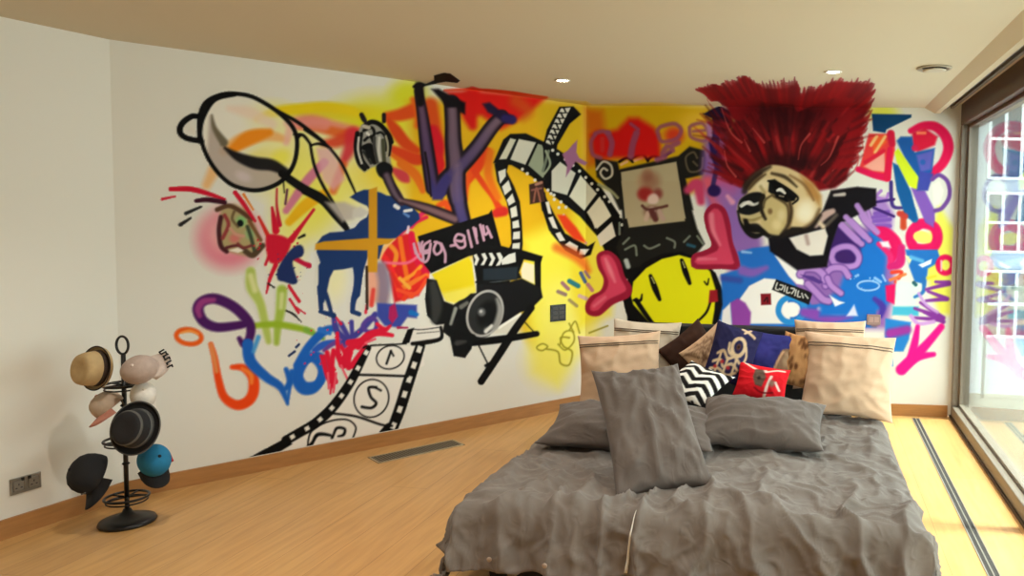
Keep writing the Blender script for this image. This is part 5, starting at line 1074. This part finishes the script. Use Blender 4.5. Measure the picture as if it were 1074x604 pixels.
# ------------------------------------------------------------------ floor grilles
fv = empty('floor_vent', (-1.915, 5.17, 0), math.atan2(dd.y, dd.x), 'slatted steel heating grille in the floor by the skirting of the mural wall', 'floor vent')
bm = bmesh.new()
for c_, s_ in (((0, .078, .002), (.60, .014, .005)), ((0, -.078, .002), (.60, .014, .005)), ((-.293, 0, .002), (.014, .17, .005)), ((.293, 0, .002), (.014, .17, .005))): box(bm, c_, s_, .001)
obj('frame', bm, mat('vent_frame', (176, 160, 128), .4, .4), fv)
bm = bmesh.new(); box(bm, (0, 0, .0008), (.575, .145, .0012)); obj('dark_backing', bm, mat('vent_shadow', (60, 54, 44), .9), fv)
bm = bmesh.new()
for k in range(30): box(bm, (-.275 + .55 * k / 29, 0, .0025), (.009, .143, .003))
obj('slats', bm, mat('vent_slats', (128, 118, 96), .5, .4), fv)
ft = empty('floor_track', along(3, -.29, 0), math.atan2(WD.y, WD.x), 'long narrow linear grille let into the floor beside the sliding window', 'floor grille')
bm = bmesh.new(); box(bm, (.05, 0, .001), (5.9, .056, .002)); obj('dark_slot', bm, mat('slot_dark', (48, 44, 40), .8), ft)
bm = bmesh.new()
for y in (-.027, .0, .027): box(bm, (.05, y, .0025), (5.9, .007, .004))
obj('bars', bm, mat('slot_bars', (150, 145, 132), .4, .5), ft)

# ------------------------------------------------------------------ ceiling fittings
def downlight(p, label, group='recessed ceiling downlights'):
    o = empty('downlight', p, 0, label, 'downlight', group)
    bm = bmesh.new(); lathe(bm, [(.036, .0), (.050, .0), (.052, -.003), (.050, -.006), (.040, -.006), (.036, -.002), (.036, .0)], 36); obj('trim_ring', bm, M_WHITE, o, True)
    bm = bmesh.new(); lathe(bm, [(0, -.0035), (.036, -.0035), (.037, -.001), (0, -.001)], 36); obj('lamp', bm, mat('lamp_glow', (255, 244, 222), .5, emit=((255, 240, 212), 25.0)), o)
    ld = bpy.data.lights.new('downlight_beam', 'SPOT'); ld.energy = LAMP_W; ld.color = (1, .96, .90); ld.spot_size = math.radians(125); ld.spot_blend = .8; ld.shadow_soft_size = .035
    l = bpy.data.objects.new('downlight_beam', ld); COL.objects.link(l); l.parent = o; l.location = (0, 0, -.02)
downlight(atz(590, 84, RH), 'round recessed downlight, the left one of the two lit in the ceiling')
downlight(atz(874, 75, RH), 'round recessed downlight above the red hair, the right one of the two lit')
for x, y in ((-.6, 2.5), (.60, 2.4), (-1.95, 3.0), (-1.6, .5), (.1, .4)): downlight(Vector((x, y, RH)), 'round recessed downlight added out of view nearer the camera to brighten the room', 'added unseen downlights nearer the camera')  # unseen downlights, added to brighten the floor, bed and lower walls
sd = empty('ceiling_vent', atz(980, 71, RH), 0, 'round white ceiling disc with a dark rim gap, near the window', 'ceiling vent')
bm = bmesh.new(); lathe(bm, [(.07, 0), (.10, 0), (.102, -.006), (.096, -.012), (.085, -.010), (.07, -.002)], 44); obj('rim', bm, mat('vent_disc_rim', (170, 160, 140), .6), sd, True)
bm = bmesh.new(); lathe(bm, [(0, -.002), (.084, -.002), (.084, -.001), (0, -.001)], 44); obj('dark_gap', bm, mat('vent_gap', (40, 36, 30), .9), sd)
bm = bmesh.new(); lathe(bm, [(0, -.022), (.05, -.021), (.068, -.017), (.066, -.014), (0, -.012)], 44); lathe(bm, [(.008, -.013), (.008, -.001)], 12); obj('centre_disc', bm, mat('vent_disc', (196, 186, 164), .6), sd, True)

# ------------------------------------------------------------------ outside: terrace, railing, house across the way
bm = bmesh.new(); wbox(bm, -1.1, 7.5, .13, 2.6, -.14, -.03); struct('balcony_floor', bm, mat('grey_terrace_tiles', (104, 103, 92), .6, var=.1, scale=3))
rl = empty('terrace_railing', along(-.9, .45, -.03), 0, 'glass terrace railing with a grey handrail outside the window', 'railing'); rinv = Matrix.Translation(-rl.location)
def rpart(name, bm, m): o = obj(name, bm, m, rl); o.matrix_parent_inverse = rinv; return o
bm = bmesh.new(); wbox(bm, -.93, -.89, .42, 2.55, .97, 1.01, .008); wbox(bm, -.93, 7.4, 2.51, 2.55, .97, 1.01, .008); rpart('handrail', bm, mat('rail_grey', (120, 122, 120), .4, .5))
for k in range(3): bm = bmesh.new(); wbox(bm, -.925, -.895, .42 + k * 1.04, .45 + k * 1.04, -.03, .97); rpart('post', bm, mat('rail_grey', (120, 122, 120)))
for k in range(4): bm = bmesh.new(); wbox(bm, .9 + k * 2, .93 + k * 2, 2.515, 2.545, -.03, .97); rpart('post', bm, mat('rail_grey', (120, 122, 120)))
for o0, o1 in ((.46, 1.45), (1.50, 2.49)): bm = bmesh.new(); wbox(bm, -.914, -.906, o0, o1, .03, .95); rpart('glass_panel', bm, M_GLASS)
bd = empty('house', (9.6, 17.2, -4), 0, 'white house with dark grid windows seen through the sliding window', 'building'); binv = Matrix.Translation(-bd.location)
def bpart(name, bm, m, par=None):
    o = obj(name, bm, m, par or bd); o.matrix_parent_inverse = binv if par is None else Matrix(); return o
bm = bmesh.new(); box(bm, (8.4, 18.1, .9), (10.8, 4.0, 9.8), .02); bpart('walls', bm, mat('pale_grey_render', (182, 188, 190), .8))
for ix in range(5):
    for iz, (z0, z1) in enumerate(((2.45, 4.05), (.95, 2.15), (-.8, .55))):
        x0 = 5.74 + ix * 1.45; bm = bmesh.new()
        box(bm, (x0 + .5, 16.08, (z0 + z1) / 2), (1.0, .06, z1 - z0)); f_ = bpart('window_glass', bm, mat(('dark_pane', 'slate_pane', 'rust_pane')[(ix + iz) % 3], ((44, 60, 70), (60, 76, 84), (96, 60, 56))[(ix + iz) % 3], .15))
        bm = bmesh.new()
        for xx in (0, .32, .66, 1.0): box(bm, (x0 + xx, 16.04, (z0 + z1) / 2), (.06, .06, z1 - z0 + .06))
        for zz in (z0, (z0 + z1) / 2, z1): box(bm, (x0 + .5, 16.035, zz), (1.06, .06, .06))
        o = obj('window_bars', bm, mat('white_window_bars', (206, 210, 210), .6), f_)
bm = bmesh.new(); box(bm, (8.4, 18.0, 5.86), (11.2, 4.5, .14), .02); bpart('roof_edge', bm, mat('grey_roof', (150, 152, 150), .7))
